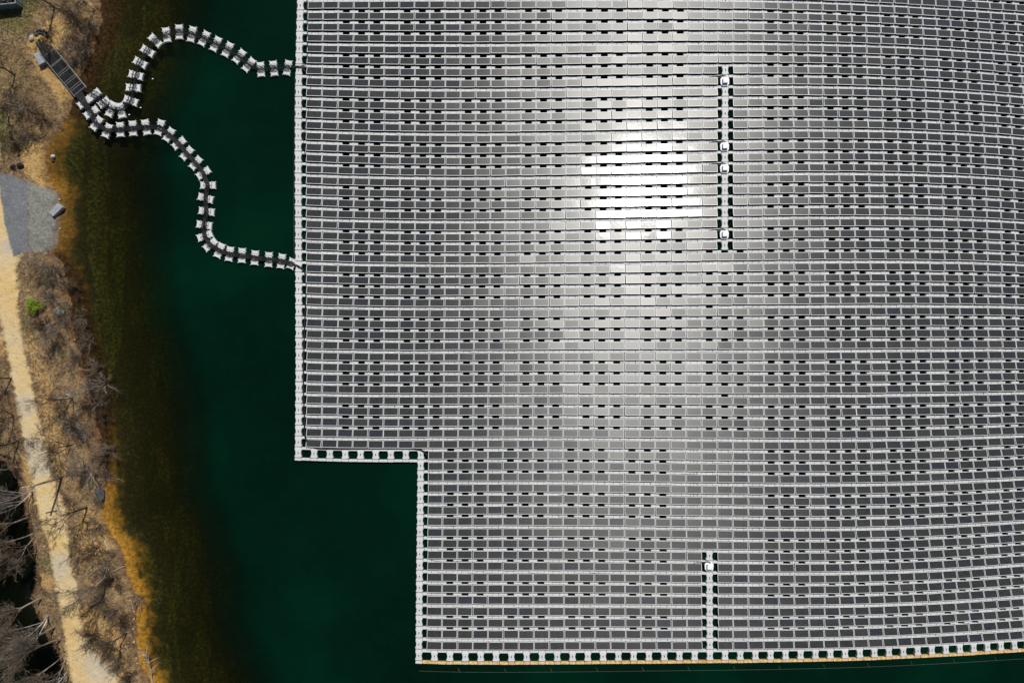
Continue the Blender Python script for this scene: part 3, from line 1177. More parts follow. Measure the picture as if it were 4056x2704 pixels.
    bc = mix(nt, math_n(nt, 'MULTIPLY', step(nt, n6, 0.45, 0.36), 0.6), bc, (0.15, 0.10, 0.07))
    bc = mix(nt, math_n(nt, 'MULTIPLY', step(nt, n4, 0.57, 0.7), 0.4), bc, (0.09, 0.09, 0.08))
    col = mix(nt, msk('beach', -0.12, 0.25, 0.55), col, bc)
    # lake bed: amber sand close in, olive weed in clumps and lanes further out
    off = attr(nt, 'offshore')
    gold = attr(nt, 'gold')
    bedd = ramp(nt, n3, [(0.3, (0.060, 0.030, 0.008)), (0.5, (0.16, 0.085, 0.018)), (0.70, (0.30, 0.165, 0.038))])
    bedg = ramp(nt, n3, [(0.32, (0.13, 0.062, 0.010)), (0.5, (0.36, 0.185, 0.028)), (0.68, (0.58, 0.35, 0.075))])
    bed = mix(nt, gold, bedd, bedg)
    weed = ramp(nt, n3, [(0.36, (0.017, 0.020, 0.011)), (0.50, (0.040, 0.043, 0.016)), (0.66, (0.115, 0.114, 0.034))])
    wm = step(nt, math_n(nt, 'ADD', off, math_n(nt, 'MULTIPLY', jag, 3.0)), 0.8, 2.9)
    bed = mix(nt, wm, bed, weed)
    ln = nt.nodes.new('ShaderNodeMapping')
    ln.inputs['Scale'].default_value = (1.0, 0.22, 1)
    ln.inputs['Rotation'].default_value = (0, 0, 0.28)
    nt.links.new(pos, ln.inputs[0])
    lane = step(nt, noise(nt, ln.outputs[0], 0.30, 5, 0.6, 0.8), 0.47, 0.55)
    bed = mix(nt, math_n(nt, 'MULTIPLY', math_n(nt, 'MULTIPLY', lane, wm), 0.6), bed, (0.020, 0.016, 0.011))
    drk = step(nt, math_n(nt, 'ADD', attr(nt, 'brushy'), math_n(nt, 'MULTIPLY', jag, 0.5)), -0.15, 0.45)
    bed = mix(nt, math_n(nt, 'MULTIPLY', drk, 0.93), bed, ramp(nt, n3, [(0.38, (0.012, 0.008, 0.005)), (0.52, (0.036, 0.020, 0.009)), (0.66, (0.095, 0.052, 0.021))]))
    bed = mix(nt, attr(nt, 'pond'), bed, (0.006, 0.008, 0.005))
    wet = step(nt, attr(nt, 'height'), 0.02, -0.04)
    damp = step(nt, attr(nt, 'height'), 0.40, 0.0)
    col = mix(nt, math_n(nt, 'MULTIPLY', damp, 0.65), col, ramp(nt, n3, [(0.35, (0.055, 0.026, 0.012)), (0.52, (0.15, 0.070, 0.026)), (0.68, (0.27, 0.15, 0.062))]))
    col = mix(nt, wet, col, bed)
    hgt = math_n(nt, 'ADD', n3, math_n(nt, 'MULTIPLY', n4, 0.4))
    principled(nt, out, col, 0.95, 0.1, 0, hgt, 0.9, 0.2)
    return m


def mat_water():
    m, nt, out = newmat('lake_water')
    pos = geo_pos(nt)
    dep = attr(nt, 'depth')
    n1 = noise(nt, pos, 0.045, 3, 0.5)
    n3 = noise(nt, pos, 5.0, 4, 0.65)
    n4 = noise(nt, pos, 0.6, 3, 0.5)
    deep = ramp(nt, n1, [(0.30, (0.0004, 0.0066, 0.0032)), (0.50, (0.0005, 0.0100, 0.0050)), (0.70, (0.0006, 0.0200, 0.0090))])
    sh = ramp(nt, n1, [(0.3, (0.0035, 0.0045, 0.0018)), (0.7, (0.0055, 0.0090, 0.0020))])
    df = step(nt, math_n(nt, 'ADD', dep, math_n(nt, 'MULTIPLY', math_n(nt, 'SUBTRACT', n1, 0.5), 1.6)), 1.2, 4.2)
    body = mix(nt, df, sh, deep)
    grain = math_n(nt, 'ADD', math_n(nt, 'MULTIPLY', step(nt, n3, 0.40, 0.72), 0.30), math_n(nt, 'MULTIPLY', step(nt, n4, 0.4, 0.7), 0.12))
    body = mix(nt, grain, body, (0.0008, 0.020, 0.010))
    dif = nt.nodes.new('ShaderNodeBsdfDiffuse')
    nt.links.new(body, dif.inputs[0])
    tr = nt.nodes.new('ShaderNodeBsdfTransparent')
    cb = nt.nodes.new('ShaderNodeCombineColor')
    for i, k in enumerate((0.34, 0.42, 0.95)):
        nt.links.new(math_n(nt, 'EXPONENT', math_n(nt, 'MULTIPLY', dep, -k)), cb.inputs[i])
    nt.links.new(cb.outputs[0], tr.inputs[0])
    fac = math_n(nt, 'SUBTRACT', 1.0, math_n(nt, 'EXPONENT', math_n(nt, 'MULTIPLY', dep, -0.30)), None, True)
    fac = math_n(nt, 'MAXIMUM', fac, step(nt, dep, 1.8, 4.6))
    m1 = nt.nodes.new('ShaderNodeMixShader')
    nt.links.new(fac, m1.inputs[0])
    nt.links.new(tr.outputs[0], m1.inputs[1])
    nt.links.new(dif.outputs[0], m1.inputs[2])
    gl = nt.nodes.new('ShaderNodeBsdfAnisotropic')
    gl.inputs['Roughness'].default_value = 0.12
    b = nt.nodes.new('ShaderNodeBump')
    b.inputs['Strength'].default_value = 0.25
    b.inputs['Distance'].default_value = 0.03
    nt.links.new(noise(nt, pos, 3.0, 4, 0.6, 0.3), b.inputs['Height'])
    nt.links.new(b.outputs[0], gl.inputs['Normal'])
    fr = nt.nodes.new('ShaderNodeFresnel')
    fr.inputs[0].default_value = 1.2
    m2 = nt.nodes.new('ShaderNodeMixShader')
    nt.links.new(fr.outputs[0], m2.inputs[0])
    nt.links.new(m1.outputs[0], m2.inputs[1])
    nt.links.new(gl.outputs[0], m2.inputs[2])
    nt.links.new(m2.outputs[0], out.inputs[0])
    return m


xs = axis_(-75.0, -40.0, 0.2, 1500)
ys = axis_(-51.0, 51.0, 0.24, 1500)
XX, YY = np.meshgrid(xs, ys)
Z, D, PD, RD = terrain(XX, YY)
grey = np.zeros_like(XX)
for (gx, gy, gr) in ((120, 1600, 2.2), (150, 1780, 2.6), (60, 980, 1.5), (410, 2620, 2.8), (250, 2230, 2.4), (190, 1840, 2.2)):
    w_ = W(gx, gy)
    grey = np.maximum(grey, 1.3 - np.hypot(XX - w_.x, YY - w_.y) / gr)
A = {'road': np.clip(RD, -3, 3), 'gravel': np.clip(sdf(XX, YY, GRAVEL), -3, 3), 'beach': np.clip(sdf(XX, YY, BEACH), -3, 3),
     'greyroad': grey, 'height': Z, 'offshore': np.where(PD > -0.5, 6.0, np.clip(-D, 0, 60))}
og = np.full(XX.shape, -3.0)
for poly, s_ in ORANGE:
    og = np.maximum(og, np.clip(sdf(XX, YY, poly), -3, 0.8) * s_ - (1 - s_) * 0.4)
gg = np.full(XX.shape, -3.0)
for poly, s_ in GREEN:
    gg = np.maximum(gg, np.clip(sdf(XX, YY, poly), -3, 0.8) * s_)
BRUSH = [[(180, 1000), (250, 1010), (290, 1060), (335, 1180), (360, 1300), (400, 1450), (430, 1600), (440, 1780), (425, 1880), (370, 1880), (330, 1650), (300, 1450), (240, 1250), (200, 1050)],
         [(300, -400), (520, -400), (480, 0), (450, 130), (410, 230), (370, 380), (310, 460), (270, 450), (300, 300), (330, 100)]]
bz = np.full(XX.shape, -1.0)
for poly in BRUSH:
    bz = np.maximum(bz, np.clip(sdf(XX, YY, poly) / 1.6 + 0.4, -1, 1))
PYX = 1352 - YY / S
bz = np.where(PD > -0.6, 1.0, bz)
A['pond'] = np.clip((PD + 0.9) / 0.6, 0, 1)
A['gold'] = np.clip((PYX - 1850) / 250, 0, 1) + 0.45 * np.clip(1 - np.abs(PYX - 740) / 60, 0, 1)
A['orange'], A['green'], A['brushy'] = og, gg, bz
o = obj('ground', grid_mesh('ground', xs, ys, Z, [mat_ground()], A))
tag(o, kind='structure')
depth = np.clip(-Z, 0, 9)
o = obj('water', grid_mesh('water', xs, ys, np.zeros_like(Z), [mat_water()], {'depth': depth}))
tag(o, kind='structure')

# ------------------------------------------------------------------ rack on the bank and the cables
RT, RB = Vector((178, 192)), Vector((320, 366))     # middle of the rack's top and foot, photo pixels
rax = (RB - RT).normalized()
rnr = Vector((-rax.y, rax.x))


def rackpt(t, off, up=0.0):
    q = RT + (RB - RT) * t + rnr * off
    z = 1.95 * (1 - t) + 0.52 * t + up
    return W(q.x, q.y, z)


e = thing('cable_rack', 'long steel rack carrying parallel black conduits down the bank to the water', 'cable rack', rackpt(0.5, 0).to_tuple())
e.location.z = 0
inv = Matrix.Translation(-e.location)


def local(p):
    return inv @ Vector(p)


for off in (-29, 29):
    mb = MB()
    mb.tube([local(rackpt(t / 6, off, -0.06)) for t in range(7)], 0.055, 6)
    obj('side_rail', mb.mesh('side_rail', [M_STEEL]), e)
mb = MB()
for i in range(46):
    t = 0.05 + i * 0.93 / 45
    a_, b_ = local(rackpt(t, -28, -0.05)), local(rackpt(t, 28, -0.05))
    mb.tube([a_, b_], 0.05, 4)  # black slats added so the gaps under the conduits look shaded
obj('shade_slats', mb.mesh('shade_slats', [M_BLACK]), e)
for t in (0.10, 0.31, 0.33, 0.50, 0.54, 0.69, 0.73, 0.84, 0.88, 0.97):
    mb = MB()
    mb.tube([local(rackpt(t, -28, 0.10)), local(rackpt(t, 28, 0.10))], 0.018, 6)
    for k in range(15):
        q = local(rackpt(t, -25 + k * 50 / 14, 0.13))
        mb.box(q, (0.055, 0.055, 0.05), 0, Matrix.Rotation(random.random(), 3, 'Z'))
    obj('clamp_bar', mb.mesh('clamp_bar', [M_STEEL]), e)
for t in (0.12, 0.5, 0.92):
    for off in (-29, 29):
        mb = MB()
        p = local(rackpt(t, off, -0.06))
        mb.tube([p, (p.x, p.y, p.z - 1.4)], 0.05, 6)
        obj('post', mb.mesh('rack_post', [M_STEEL]), e)

HEAP = [(140, 150), (150, 160), (160, 172)]
UOFF = [-11, -2.5, 0.5, 3.5, 9]
LOFF = [-8, -6.2, -4.4, -2.7, -0.9, 0.9, 2.6, 4.3, 6.0, 7.8]


def chain_path(cs, off, z=0.56):
    out = []
    n = len(cs)
    for i, c in enumerate(cs):
        t = (cs[min(i + 1, n - 1)] - cs[max(i - 1, 0)]).normalized()
        nn = Vector((-t.y, t.x))
        w = 1.0 if i > 1 else 1.25
        j = random.gauss(0, 0.6)
        q = c + nn * (off * w + j)
        out.append((q.x, q.y, z + random.uniform(-0.02, 0.02)))
        if i < n - 1:
            m = (c + cs[i + 1]) / 2
            q = m + nn * (off * w + random.gauss(0, 0.7))
            out.append((q.x, q.y, z - 0.12))
    return out


def wpath(p):
    return [W(x, y, z) for x, y, z in p]


# conduits lie on the rack with the lower-chain bundle on the near side
order = LOFF[::-1] + UOFF[::-1]
for k in range(15):
    roff = 25 - k * 50 / 14          # +off is the lower left side of the rack
    pts = [W(140 + k * 2.0 + random.gauss(0, 2), 150 + random.gauss(0, 3) + (14 - k) * 1.2, 1.45)] + \
          [rackpt(t, roff + random.gauss(0, 0.5), 0.07 + random.uniform(0, 0.03)) for t in (0.06, 0.2, 0.4, 0.6, 0.8, 0.97)]
    if k < 10:
        off = LOFF[9 - k] if True else 0
        tail = [] if k < 5 else None
        p = wpath(chain_path(centers['lower'], off))
        if k in (2, 4, 6, 8):
            q = k * 1.1 - 5
            ext = [(1175, 1050 + q * .5), (1200 - q * .3, 1068 - q * .3), (1211 - q * .6, 1100), (1211 + q * .5, 1180), (1205 + q * .5, 1320), (1202 + q * .5, 1500),
                   (1205 + q * .6, 1640), (1210 + q * .8, 1735), (1240, 1771 - q * .4), (1330, 1777 - q * .4), (1500, 1776 - q * .4), (1640, 1777 - q * .7), (1680, 1790 - q), (1699, 1812 - q)]
        else:
            ext = [(1175, 1048 + k * .8), (1196, 1062 + k * .6), (1210 + k * .3, 1086), (1214, 1104 + k)]
        p += [W(x, y, 0.52) for x, y in ext]
        cable('power_cable', pts + p, [0.05 if i < 8 else 0.031 for i in range(4000)], 'black conduit running down the bank rack and along the lower float chain', 'cable', 'cables of the lower chain')
    else:
        off = UOFF[4 - (k - 10)]
        p = wpath(chain_path(centers['upper'], off))
        j = k - 10
        ext = [[(1165, 262), (1190, 262), (1206, 255), (1214, 235), (1216, 150), (1215, 60), (1214, -30)],
               [(1170, 264), (1192, 262), (1208, 258), (1216, 240), (1219, 150), (1218, 60), (1217, -30)],
               [(1170, 266), (1190, 262), (1204, 272), (1216, 288)],
               [(1170, 268), (1192, 266), (1205, 276), (1214, 292)],
               [(1172, 269), (1194, 270), (1204, 280), (1226, 300), (1229, 340), (1226, 400), (1220, 450), (1207, 500), (1203, 540), (1205, 590), (1216, 626)]][j]
        p += [W(x, y, 0.52) for x, y in ext]
        cable('power_cable', pts + p, 0.032, 'black conduit running down the bank rack and along the upper float chain', 'cable', 'cables of the upper chain')

cable('power_cable', [W(x, y, 0.5) for x, y in [(1213, 500), (1205, 540), (1203, 580), (1208, 610), (1220, 620)]], 0.02,
      'thin loop of cable beside the left border near the top', 'cable', sides=5)
cable('power_cable', [W(x, y, 0.52) for x, y in [(1245, 905), (1222, 908), (1208, 922), (1205, 945), (1212, 975), (1222, 1000), (1226, 1010)]], 0.02,
      'thin curved cable loop on the left border above the lower chain', 'cable', sides=5)
cable('power_cable', [W(x, y, 0.52) for x, y in [(1688, 1812), (1695, 1850), (1704, 1890), (1700, 1930), (1690, 1980), (1682, 2050), (1677, 2110), (1680, 2160), (1692, 2205),
                                                 (1730, 2221), (1790, 2223), (1850, 2215), (1880, 2205)]], 0.02,
      'thin cable curving down the inner side of the lower left border', 'cable', sides=5)
for (x0, y0, x1, y1, rr, lab) in ((2811, -30, 2808, 1045, 0.022, 'thin straight cable crossing the strips left of the upper inverter aisle'),
                                  (2874, -30, 2872, 290, 0.04, 'thick straight cable crossing the strips above the upper inverter aisle'),
                                  (2934, 290, 2932, 1000, 0.022, 'thin straight cable crossing the strips right of the upper inverter aisle'),
                                  (2808, 1045, 2807, 1390, 0.022, 'thin straight cable crossing the strips below the upper inverter aisle'),
                                  (2748, 1780, 2750, 2540, 0.022, 'thin straight cable crossing the strips left of the lower inverter aisle'),
                                  (2870, 2260, 2873, 2570, 0.022, 'thin straight cable crossing the strips right of the lower inverter aisle')):
    cable('power_cable', [W(x0 + (x1 - x0) * t / 12, y0 + (y1 - y0) * t / 12, 0.415) for t in range(13)], rr, lab, 'cable', sides=5, st=2)
for (c, r) in INVERTERS:
    bx, by = P(c + MID, r)
    for i, (dx, lab) in enumerate(((-64, 'slack black cable trailing left'), (-34, 'short black cable curled left'))):
        pts = [W(bx + 2, by + 6, 0.75), W(bx + 3 - i * 4, by - 3, 0.62), W(bx - 8, by - 7 - i * 2, 0.5), W(bx + dx * 0.5, by - 5 + i, 0.47), W(bx + dx * 0.85, by - 3 - i, 0.47), W(bx + dx, by + 1 - i * 3, 0.46)]
        cable('inverter_cable', pts, 0.04, f'{lab} from the inverter cabinet {names[(c, r)]}'.replace(' of the four', ''), 'cable', 'inverter cables', sides=6)
cable('mooring_rope', [W(x, y, 0.3) for x, y in [(1178, -40), (1175, 60), (1171, 250), (1167, 400), (1165, 650), (1164, 900), (1166, 1060)]], 0.02,
      'thin rope running beside the left border of the array', 'rope', mat=M_ROPE, sides=5)
pp = []
for c in range(7, COLS):
    x, y = P(c + MID, 60.62)
    pp.append(W(x, y, 0.06))
cable('mooring_rope', pp, 0.018, 'thin rope floating just off the orange stained bottom edge', 'rope', mat=M_ROPE, sides=5)
k = 0
for c in range(10, COLS, 3):
    k += 1
    x, y = P(c, 60.28)
    x2, y2 = P(c + 0.12, 60.64)
    mb = MB()
    mb.tube([W(x, y, 0.2), W(x2, y2, 0.07)], 0.028, 5)
    o = obj('rope_tie', mb.mesh('rope_tie', [M_ROPE]))
    tag(o, f'short tie between stained edge and rope, {nth(k)} from the left', 'rope tie', 'rope ties along the bottom edge')

# ------------------------------------------------------------------ trees and shrubs
def branch(mb, p, d, L, r0, segs, bend, rnd, sides, r1f=0.45):
    pts, rad = [Vector(p)], [r0]
    d = Vector(d).normalized()
    for i in range(segs):
        d = (d + Vector((rnd.gauss(0, bend), rnd.gauss(0, bend), rnd.gauss(0, bend) + 0.03))).normalized()
        pts.append(pts[-1] + d * (L / segs))
        rad.append(r0 * (1 - (1 - r1f) * (i + 1) / segs))
    mb.tube(pts, rad, sides, 0, False)
    return pts, rad


def side_dir(d, ang, rnd):
    d = Vector(d).normalized()
    o = d.orthogonal().normalized()
    o = Matrix.Rotation(rnd.random() * 2 * PI, 3, d) @ o
    return (d * math.cos(ang) + o * math.sin(ang)).normalized()


def make_tree(seed, height, forks):
    """bare broadleaf: short bole, long rising limbs, a fine haze of twigs"""
    rnd = random.Random(seed)
    trunk, crown = MB(), MB()

    def twigs(q, qr, L1, dens):
        for a in range(1, len(q)):
            for b in range(dens):
                L2 = L1 * rnd.uniform(0.25, 0.48)
                s, sr = branch(crown, q[a], side_dir(q[a] - q[a - 1], rnd.uniform(0.3, 0.75), rnd), L2, max(qr[a] * 0.5, 0.011), 4, 0.17, rnd, 3, 0.55)
                for c in range(1, len(s)):
                    branch(crown, s[c], side_dir(s[c] - s[c - 1], rnd.uniform(0.3, 0.8), rnd), L2 * rnd.uniform(0.3, 0.6), 0.0075, 3, 0.2, rnd, 3, 0.7)
                    if rnd.random() < 0.25:
                        branch(crown, s[c], side_dir(s[c] - s[c - 1], rnd.uniform(0.3, 0.9), rnd), L2 * rnd.uniform(0.2, 0.45), 0.007, 2, 0.2, rnd, 3, 0.7)
    for f in range(forks):
        lean = Vector((rnd.gauss(0, 0.10), rnd.gauss(0, 0.10), 1)) if forks == 1 else Vector((rnd.gauss(0, 0.28), rnd.gauss(0, 0.28), 1))
        base = Vector((rnd.gauss(0, 0.08), rnd.gauss(0, 0.08), -0.3)) * (1 if forks > 1 else 0.3)
        hb = height * rnd.uniform(0.28, 0.42)
        pts, rad = branch(trunk, base, lean, hb, 0.125 if forks == 1 else 0.085, 5, 0.06, rnd, 8, 0.72)
        nl = 4 if forks == 1 else 3
        a0 = rnd.random() * 6.28
        for k in range(nl):
            a = a0 + k * 2 * PI / nl + rnd.gauss(0, 0.3)
            sp = rnd.uniform(0.25, 0.62) if k else 0.1
            d = (Vector((math.cos(a) * sp, math.sin(a) * sp, 1)) + lean * 0.3)
            L = (height - hb) * rnd.uniform(0.85, 1.12)
            st = pts[-1] if k < 3 else pts[-2]
            q, qr = branch(trunk, st, d, L, rad[-1] * rnd.uniform(0.5, 0.75), 8, 0.10, rnd, 6, 0.15)
            for i in range(1, len(q)):
                for j in range(1 if i < 3 else 2):
                    L1 = L * rnd.uniform(0.2, 0.42) * (1.1 - 0.05 * i)
                    p, pr = branch(crown, q[i], side_dir(q[i] - q[i - 1], rnd.uniform(0.35, 0.8), rnd), L1, max(qr[i] * 0.6, 0.016), 5, 0.13, rnd, 4, 0.4)
                    twigs(p, pr, L1, 1 if rnd.random() < 0.55 else 2)
            twigs(q[4:], qr[4:], L * 0.3, 2)
    return trunk, crown


def make_shrub(seed, rad_, height):
    rnd = random.Random(seed)
    st, tw = MB(), MB()
    for i in range(13):
        a = rnd.random() * 2 * PI
        o = rnd.random() * 0.3 * rad_
        d = Vector((math.cos(a) * rnd.uniform(0.3, 1.3), math.sin(a) * rnd.uniform(0.3, 1.3), 1.0))
        L = rnd.uniform(0.7, 1.2) * height * 1.25
        q, qr = branch(st, (math.cos(a) * o, math.sin(a) * o, -0.1), d, L, 0.024, 5, 0.2, rnd, 4, 0.5)
        for k in range(1, len(q)):
            for b in range(3):
                s, sr = branch(tw, q[k], side_dir(q[k] - q[k - 1], rnd.uniform(0.4, 1.0), rnd), L * rnd.uniform(0.2, 0.45), 0.013, 3, 0.25, rnd, 3, 0.7)
                for c in range(1, len(s)):
                    branch(tw, s[c], side_dir(s[c] - s[c - 1], rnd.uniform(0.4, 1.0), rnd), L * rnd.uniform(0.12, 0.25), 0.009, 2, 0.25, rnd, 3, 0.7)
    return st, tw


BARK = {'g': (M_BARKG, M_TWIGG), 'p': (M_BARKP, M_TWIGP), 'd': (M_BARKD, M_TWIGB)}
tree_lib = {}
for v in range(5):
    tk, cr = make_tree(100 + v, 8.0, 1 if v < 3 else 2)
    for kk, (mb_, mt_) in BARK.items():
        tree_lib[(v, kk)] = (tk.mesh('tree_trunk', [mb_], True), cr.mesh('tree_crown', [mt_]))
TREES = [
    (431, 2278, 10.0, 2, 'g', 'tall pale-limbed bare tree reaching across the sandy track from the lake bank'),
    (500, 2507, 6.0, 0, 'd', 'bare tree on the lake bank beside the brightest amber shallows'),
    (345, 2010, 8.5, 1, 'd', 'dark bare tree on the lake bank just left of the dark flat rock'),
    (286, 1762, 7.0, 3, 'd', 'dark forked bare tree between track and lake, above the white-branched tree'),
    (286, 1574, 6.0, 4, 'd', 'bare tree by the track where fallen pale logs lie'),
    (326, 1818, 4.2, 3, 'p', 'white-branched small tree on the lake bank above the utility pole'),
    (379, 1541, 4.0, 4, 'p', 'pale small tree leaning over the dark shallows halfway down the shore'),
    (165, 1030, 4.0, 3, 'p', 'pale small tree at the lower end of the gravel lot'),
    (232, 1318, 4.0, 4, 'p', 'pale small tree on the bank below the green bush'),
    (129, 1938, 8.0, 3, 'p', 'white-trunked tree left of the track beside the utility pole'),
    (78, 1850, 8.0, 0, 'g', 'grey bare tree left of the track above the utility pole'),
    (100, 1985, 9.0, 0, 'g', 'grey bare tree on the pond bank, first below the white-trunked tree'),
    (118, 2045, 9.5, 1, 'g', 'grey bare tree on the pond bank, second below the white-trunked tree'),
    (138, 2110, 9.5, 4, 'g', 'forked grey tree on the pond bank left of the grassy patch'),
    (143, 2190, 8.0, 2, 'd', 'dark tree on the pond bank just above the orange sand patch'),
    (165, 2370, 9.5, 2, 'g', 'pale-limbed grey tree on the pond bank below the orange sand patch'),
    (190, 2430, 9.0, 3, 'p', 'whitish forked tree on the pond bank, low in the photo'),
    (215, 2480, 10.0, 1, 'g', 'grey tree on the pond bank right below the whitish forked one'),
    (240, 2530, 10.0, 0, 'g', 'large grey tree on the pond bank opposite the widest amber shallows'),
    (258, 2590, 9.5, 4, 'g', 'third lowest grey tree of the pond bank'),
    (272, 2645, 9.5, 3, 'p', 'second lowest tree of the pond bank, with pale limbs'),
    (285, 2700, 9.0, 1, 'g', 'lowest grey tree of the pond bank at the photo\'s bottom edge'),
    (45, 1500, 6.5, 2, 'd', 'dark bare tree at the left edge above the track\'s grey stretch'),
    (55, 1650, 7.0, 4, 'd', 'dark forked tree at the left edge beside the track\'s grey stretch'),
    (75, 1745, 7.0, 0, 'd', 'dark bare tree at the left edge, next above the grey pond trees'),
    (60, 300, 7.0, 1, 'd', 'dark bare tree left of the grey utility box'),
    (215, 30, 7.5, 0, 'd', 'dark bare tree at the top edge right of the open container'),
    (300, 90, 6.0, 3, 'd', 'dark forked tree at the top of the lake bank'),
    (375, 40, 5.0, 4, 'd', 'dark tree at the water edge along the top of the photo'),
    (35, 500, 5.5, 3, 'd', 'low dark tree at the left edge between box and gravel lot'),
]
for i, (x, y, h, v, kk, lab) in enumerate(TREES):
    p = G(x, y)
    e = thing('bare_tree', lab, 'tree', p.to_tuple(), random.random() * 6.28, 'bare trees along the banks')
    s_ = h / 8.0
    e.scale = (s_, s_, s_)
    if x < 300 and y > 1830:
        e.rotation_euler = (random.gauss(0, 0.05), -0.12 + random.gauss(0, 0.05), random.gauss(0, 0.4))
    tm, cm = tree_lib[(v, kk)]
    obj('trunk', tm, e)
    obj('crown', cm, e)

shrub_lib = []
for v in range(4):
    st, tw = make_shrub(300 + v, 1.0, 1.25)
    shrub_lib.append([(st.mesh('shrub_stems', [a]), tw.mesh('shrub_twigs', [b])) for a, b in ((M_BARKD, M_TWIGB), (M_BARKG, M_TWIGG), (M_BARKP, M_TWIGG))])
SHRUBS = [(330, 190), (360, 120), (315, 250), (280, 60), (90, 420), (120, 540), (165, 470), (60, 580), (205, 1060), (190, 1120), (235, 1100), (215, 1180), (180, 1290),
          (245, 1260), (225, 1380), (270, 1230), (305, 1150), (340, 1260), (360, 1350), (300, 1420), (395, 1460), (420, 1520), (360, 1600), (400, 1590), (420, 1650),
          (300, 1670), (340, 1720), (360, 1880), (400, 1830), (445, 1790), (430, 1890), (390, 1990), (380, 2180), (420, 2230), (455, 2300), (400, 2360), (450, 2420),
          (480, 2460), (560, 2375), (430, 2560), (470, 2620), (520, 2670), (370, 2520), (390, 2080)]
SHRUBS.sort(key=lambda q: q[1])
n_up = n_dn = 0
for i, (x, y) in enumerate(SHRUBS):
    p = G(x, y)
    p.z = max(p.z, -0.1)
    s_ = random.uniform(0.75, 1.35)
    if y < 700:
        n_up += 1
        lab = f'leafless brown shrub above the gravel lot, {nth(n_up)} from the top'
    else:
        n_dn += 1
        lab = f'leafless shrub on the lake bank, {nth(n_dn)} down from the gravel lot'
    e = thing('leafless_shrub', lab, 'shrub', p.to_tuple(), random.random() * 6.28, 'leafless shrubs on the lake bank')
    e.scale = (s_, s_, s_)
    a, b = shrub_lib[i % 4][random.choice((0, 0, 1, 1, 2))]
    obj('stems', a, e)
    obj('twigs', b, e)

# the one green bush
gb, gs = MB(), MB()
rnd = random.Random(5)
for i in range(1500):
    a, b = rnd.random() * 2 * PI, rnd.random()
    lob = 0.75 + 0.3 * math.sin(a * 3 + 1) * (1 - b * 0.5)
    rr = 1.45 * lob * (rnd.random() ** 0.45)
    z = 0.15 + 1.1 * rnd.random() * max(0.15, 1 - (rr / 1.6) ** 2)
    c = Vector((rr * math.cos(a), rr * math.sin(a) * 0.95, z))
    s_ = rnd.uniform(0.05, 0.10)
    n = Vector((rnd.gauss(0, 0.6), rnd.gauss(0, 0.6), 1)).normalized()
    u = n.orthogonal().normalized()
    u = Matrix.Rotation(rnd.random() * 6.28, 3, n) @ u
    w = n.cross(u)
    gb.add([c - u * s_, c - w * s_ * 0.5, c + u * s_, c + w * s_ * 0.5], [(0, 1, 2, 3)])
for i in range(10):
    a = rnd.random() * 6.28
    branch(gs, (0, 0, -0.1), (math.cos(a), math.sin(a), 1.0), 1.2, 0.03, 4, 0.15, rnd, 5)
p = G(143, 1212)
e = thing('green_bush', 'single bright green leafy bush between the sandy track and the lake', 'bush', p.to_tuple())
obj('stems', gs.mesh('bush_stems', [M_BARKD]), e)
obj('foliage', gb.mesh('bush_foliage', [M_GREEN]), e)

# undergrowth: dead grass, twigs and litter nobody could count
ug = MB()
pxs = rng.uniform(-60, 620, 60000)
pys = rng.uniform(-60, 2770, 60000)
wx, wy = (pxs - 2028) * S, (1352 - pys) * S
zz, dd_, pp_, rr_ = terrain(wx, wy)
gvd = np.maximum(sdf(wx, wy, GRAVEL), sdf(wx, wy, BEACH))
og_ = np.full(wx.shape, -3.0)
for poly, s_ in ORANGE:
    og_ = np.maximum(og_, sdf(wx, wy, poly) * (1 if s_ > 0.8 else 0) - (0 if s_ > 0.8 else 3))
clump = wob(wx * 0.9 + 3, wy * 0.9)
rnd = random.Random(9)
cnt_ = 0
for i in range(60000):
    if zz[i] < 0.03 or pp_[i] > -0.1:
        continue
    if rr_[i] > -0.25 or gvd[i] > -0.1 or (og_[i] > 0 and rnd.random() < 0.8):
        if rnd.random() > 0.012:
            continue
    if clump[i] < -0.1 and rnd.random() < 0.6:
        continue
    if cnt_ > 17000:
        break
    cnt_ += 1
    L = rnd.uniform(0.18, 0.75)
    a = rnd.random() * 2 * PI
    el = rnd.uniform(0.05, 0.9)
    d = Vector((math.cos(a) * math.cos(el), math.sin(a) * math.cos(el), math.sin(el)))
    b = Vector((wx[i], wy[i], zz[i]))
    mid_ = b + d * L * 0.5 + Vector((rnd.gauss(0, 0.05), rnd.gauss(0, 0.05), rnd.gauss(0, 0.03)))
    q = rnd.random()
    mi = 0 if q < 0.40 else 1 if q < 0.72 else 2 if q < 0.9 else 3
    if pys[i] < 650 and pxs[i] < 170 and rnd.random() < 0.4:
        mi = 4
    ug.tube([b, mid_, b + d * L], [0.02, 0.016, 0.008], 3, mi, False)
o = obj('undergrowth', ug.mesh('undergrowth', [M_TWIGB, M_REDLEAF, M_STRAW, M_BARKP, M_MOSS]))
tag(o, 'tangle of dead grass, twigs and leaf litter covering the banks', 'undergrowth', None, 'stuff')

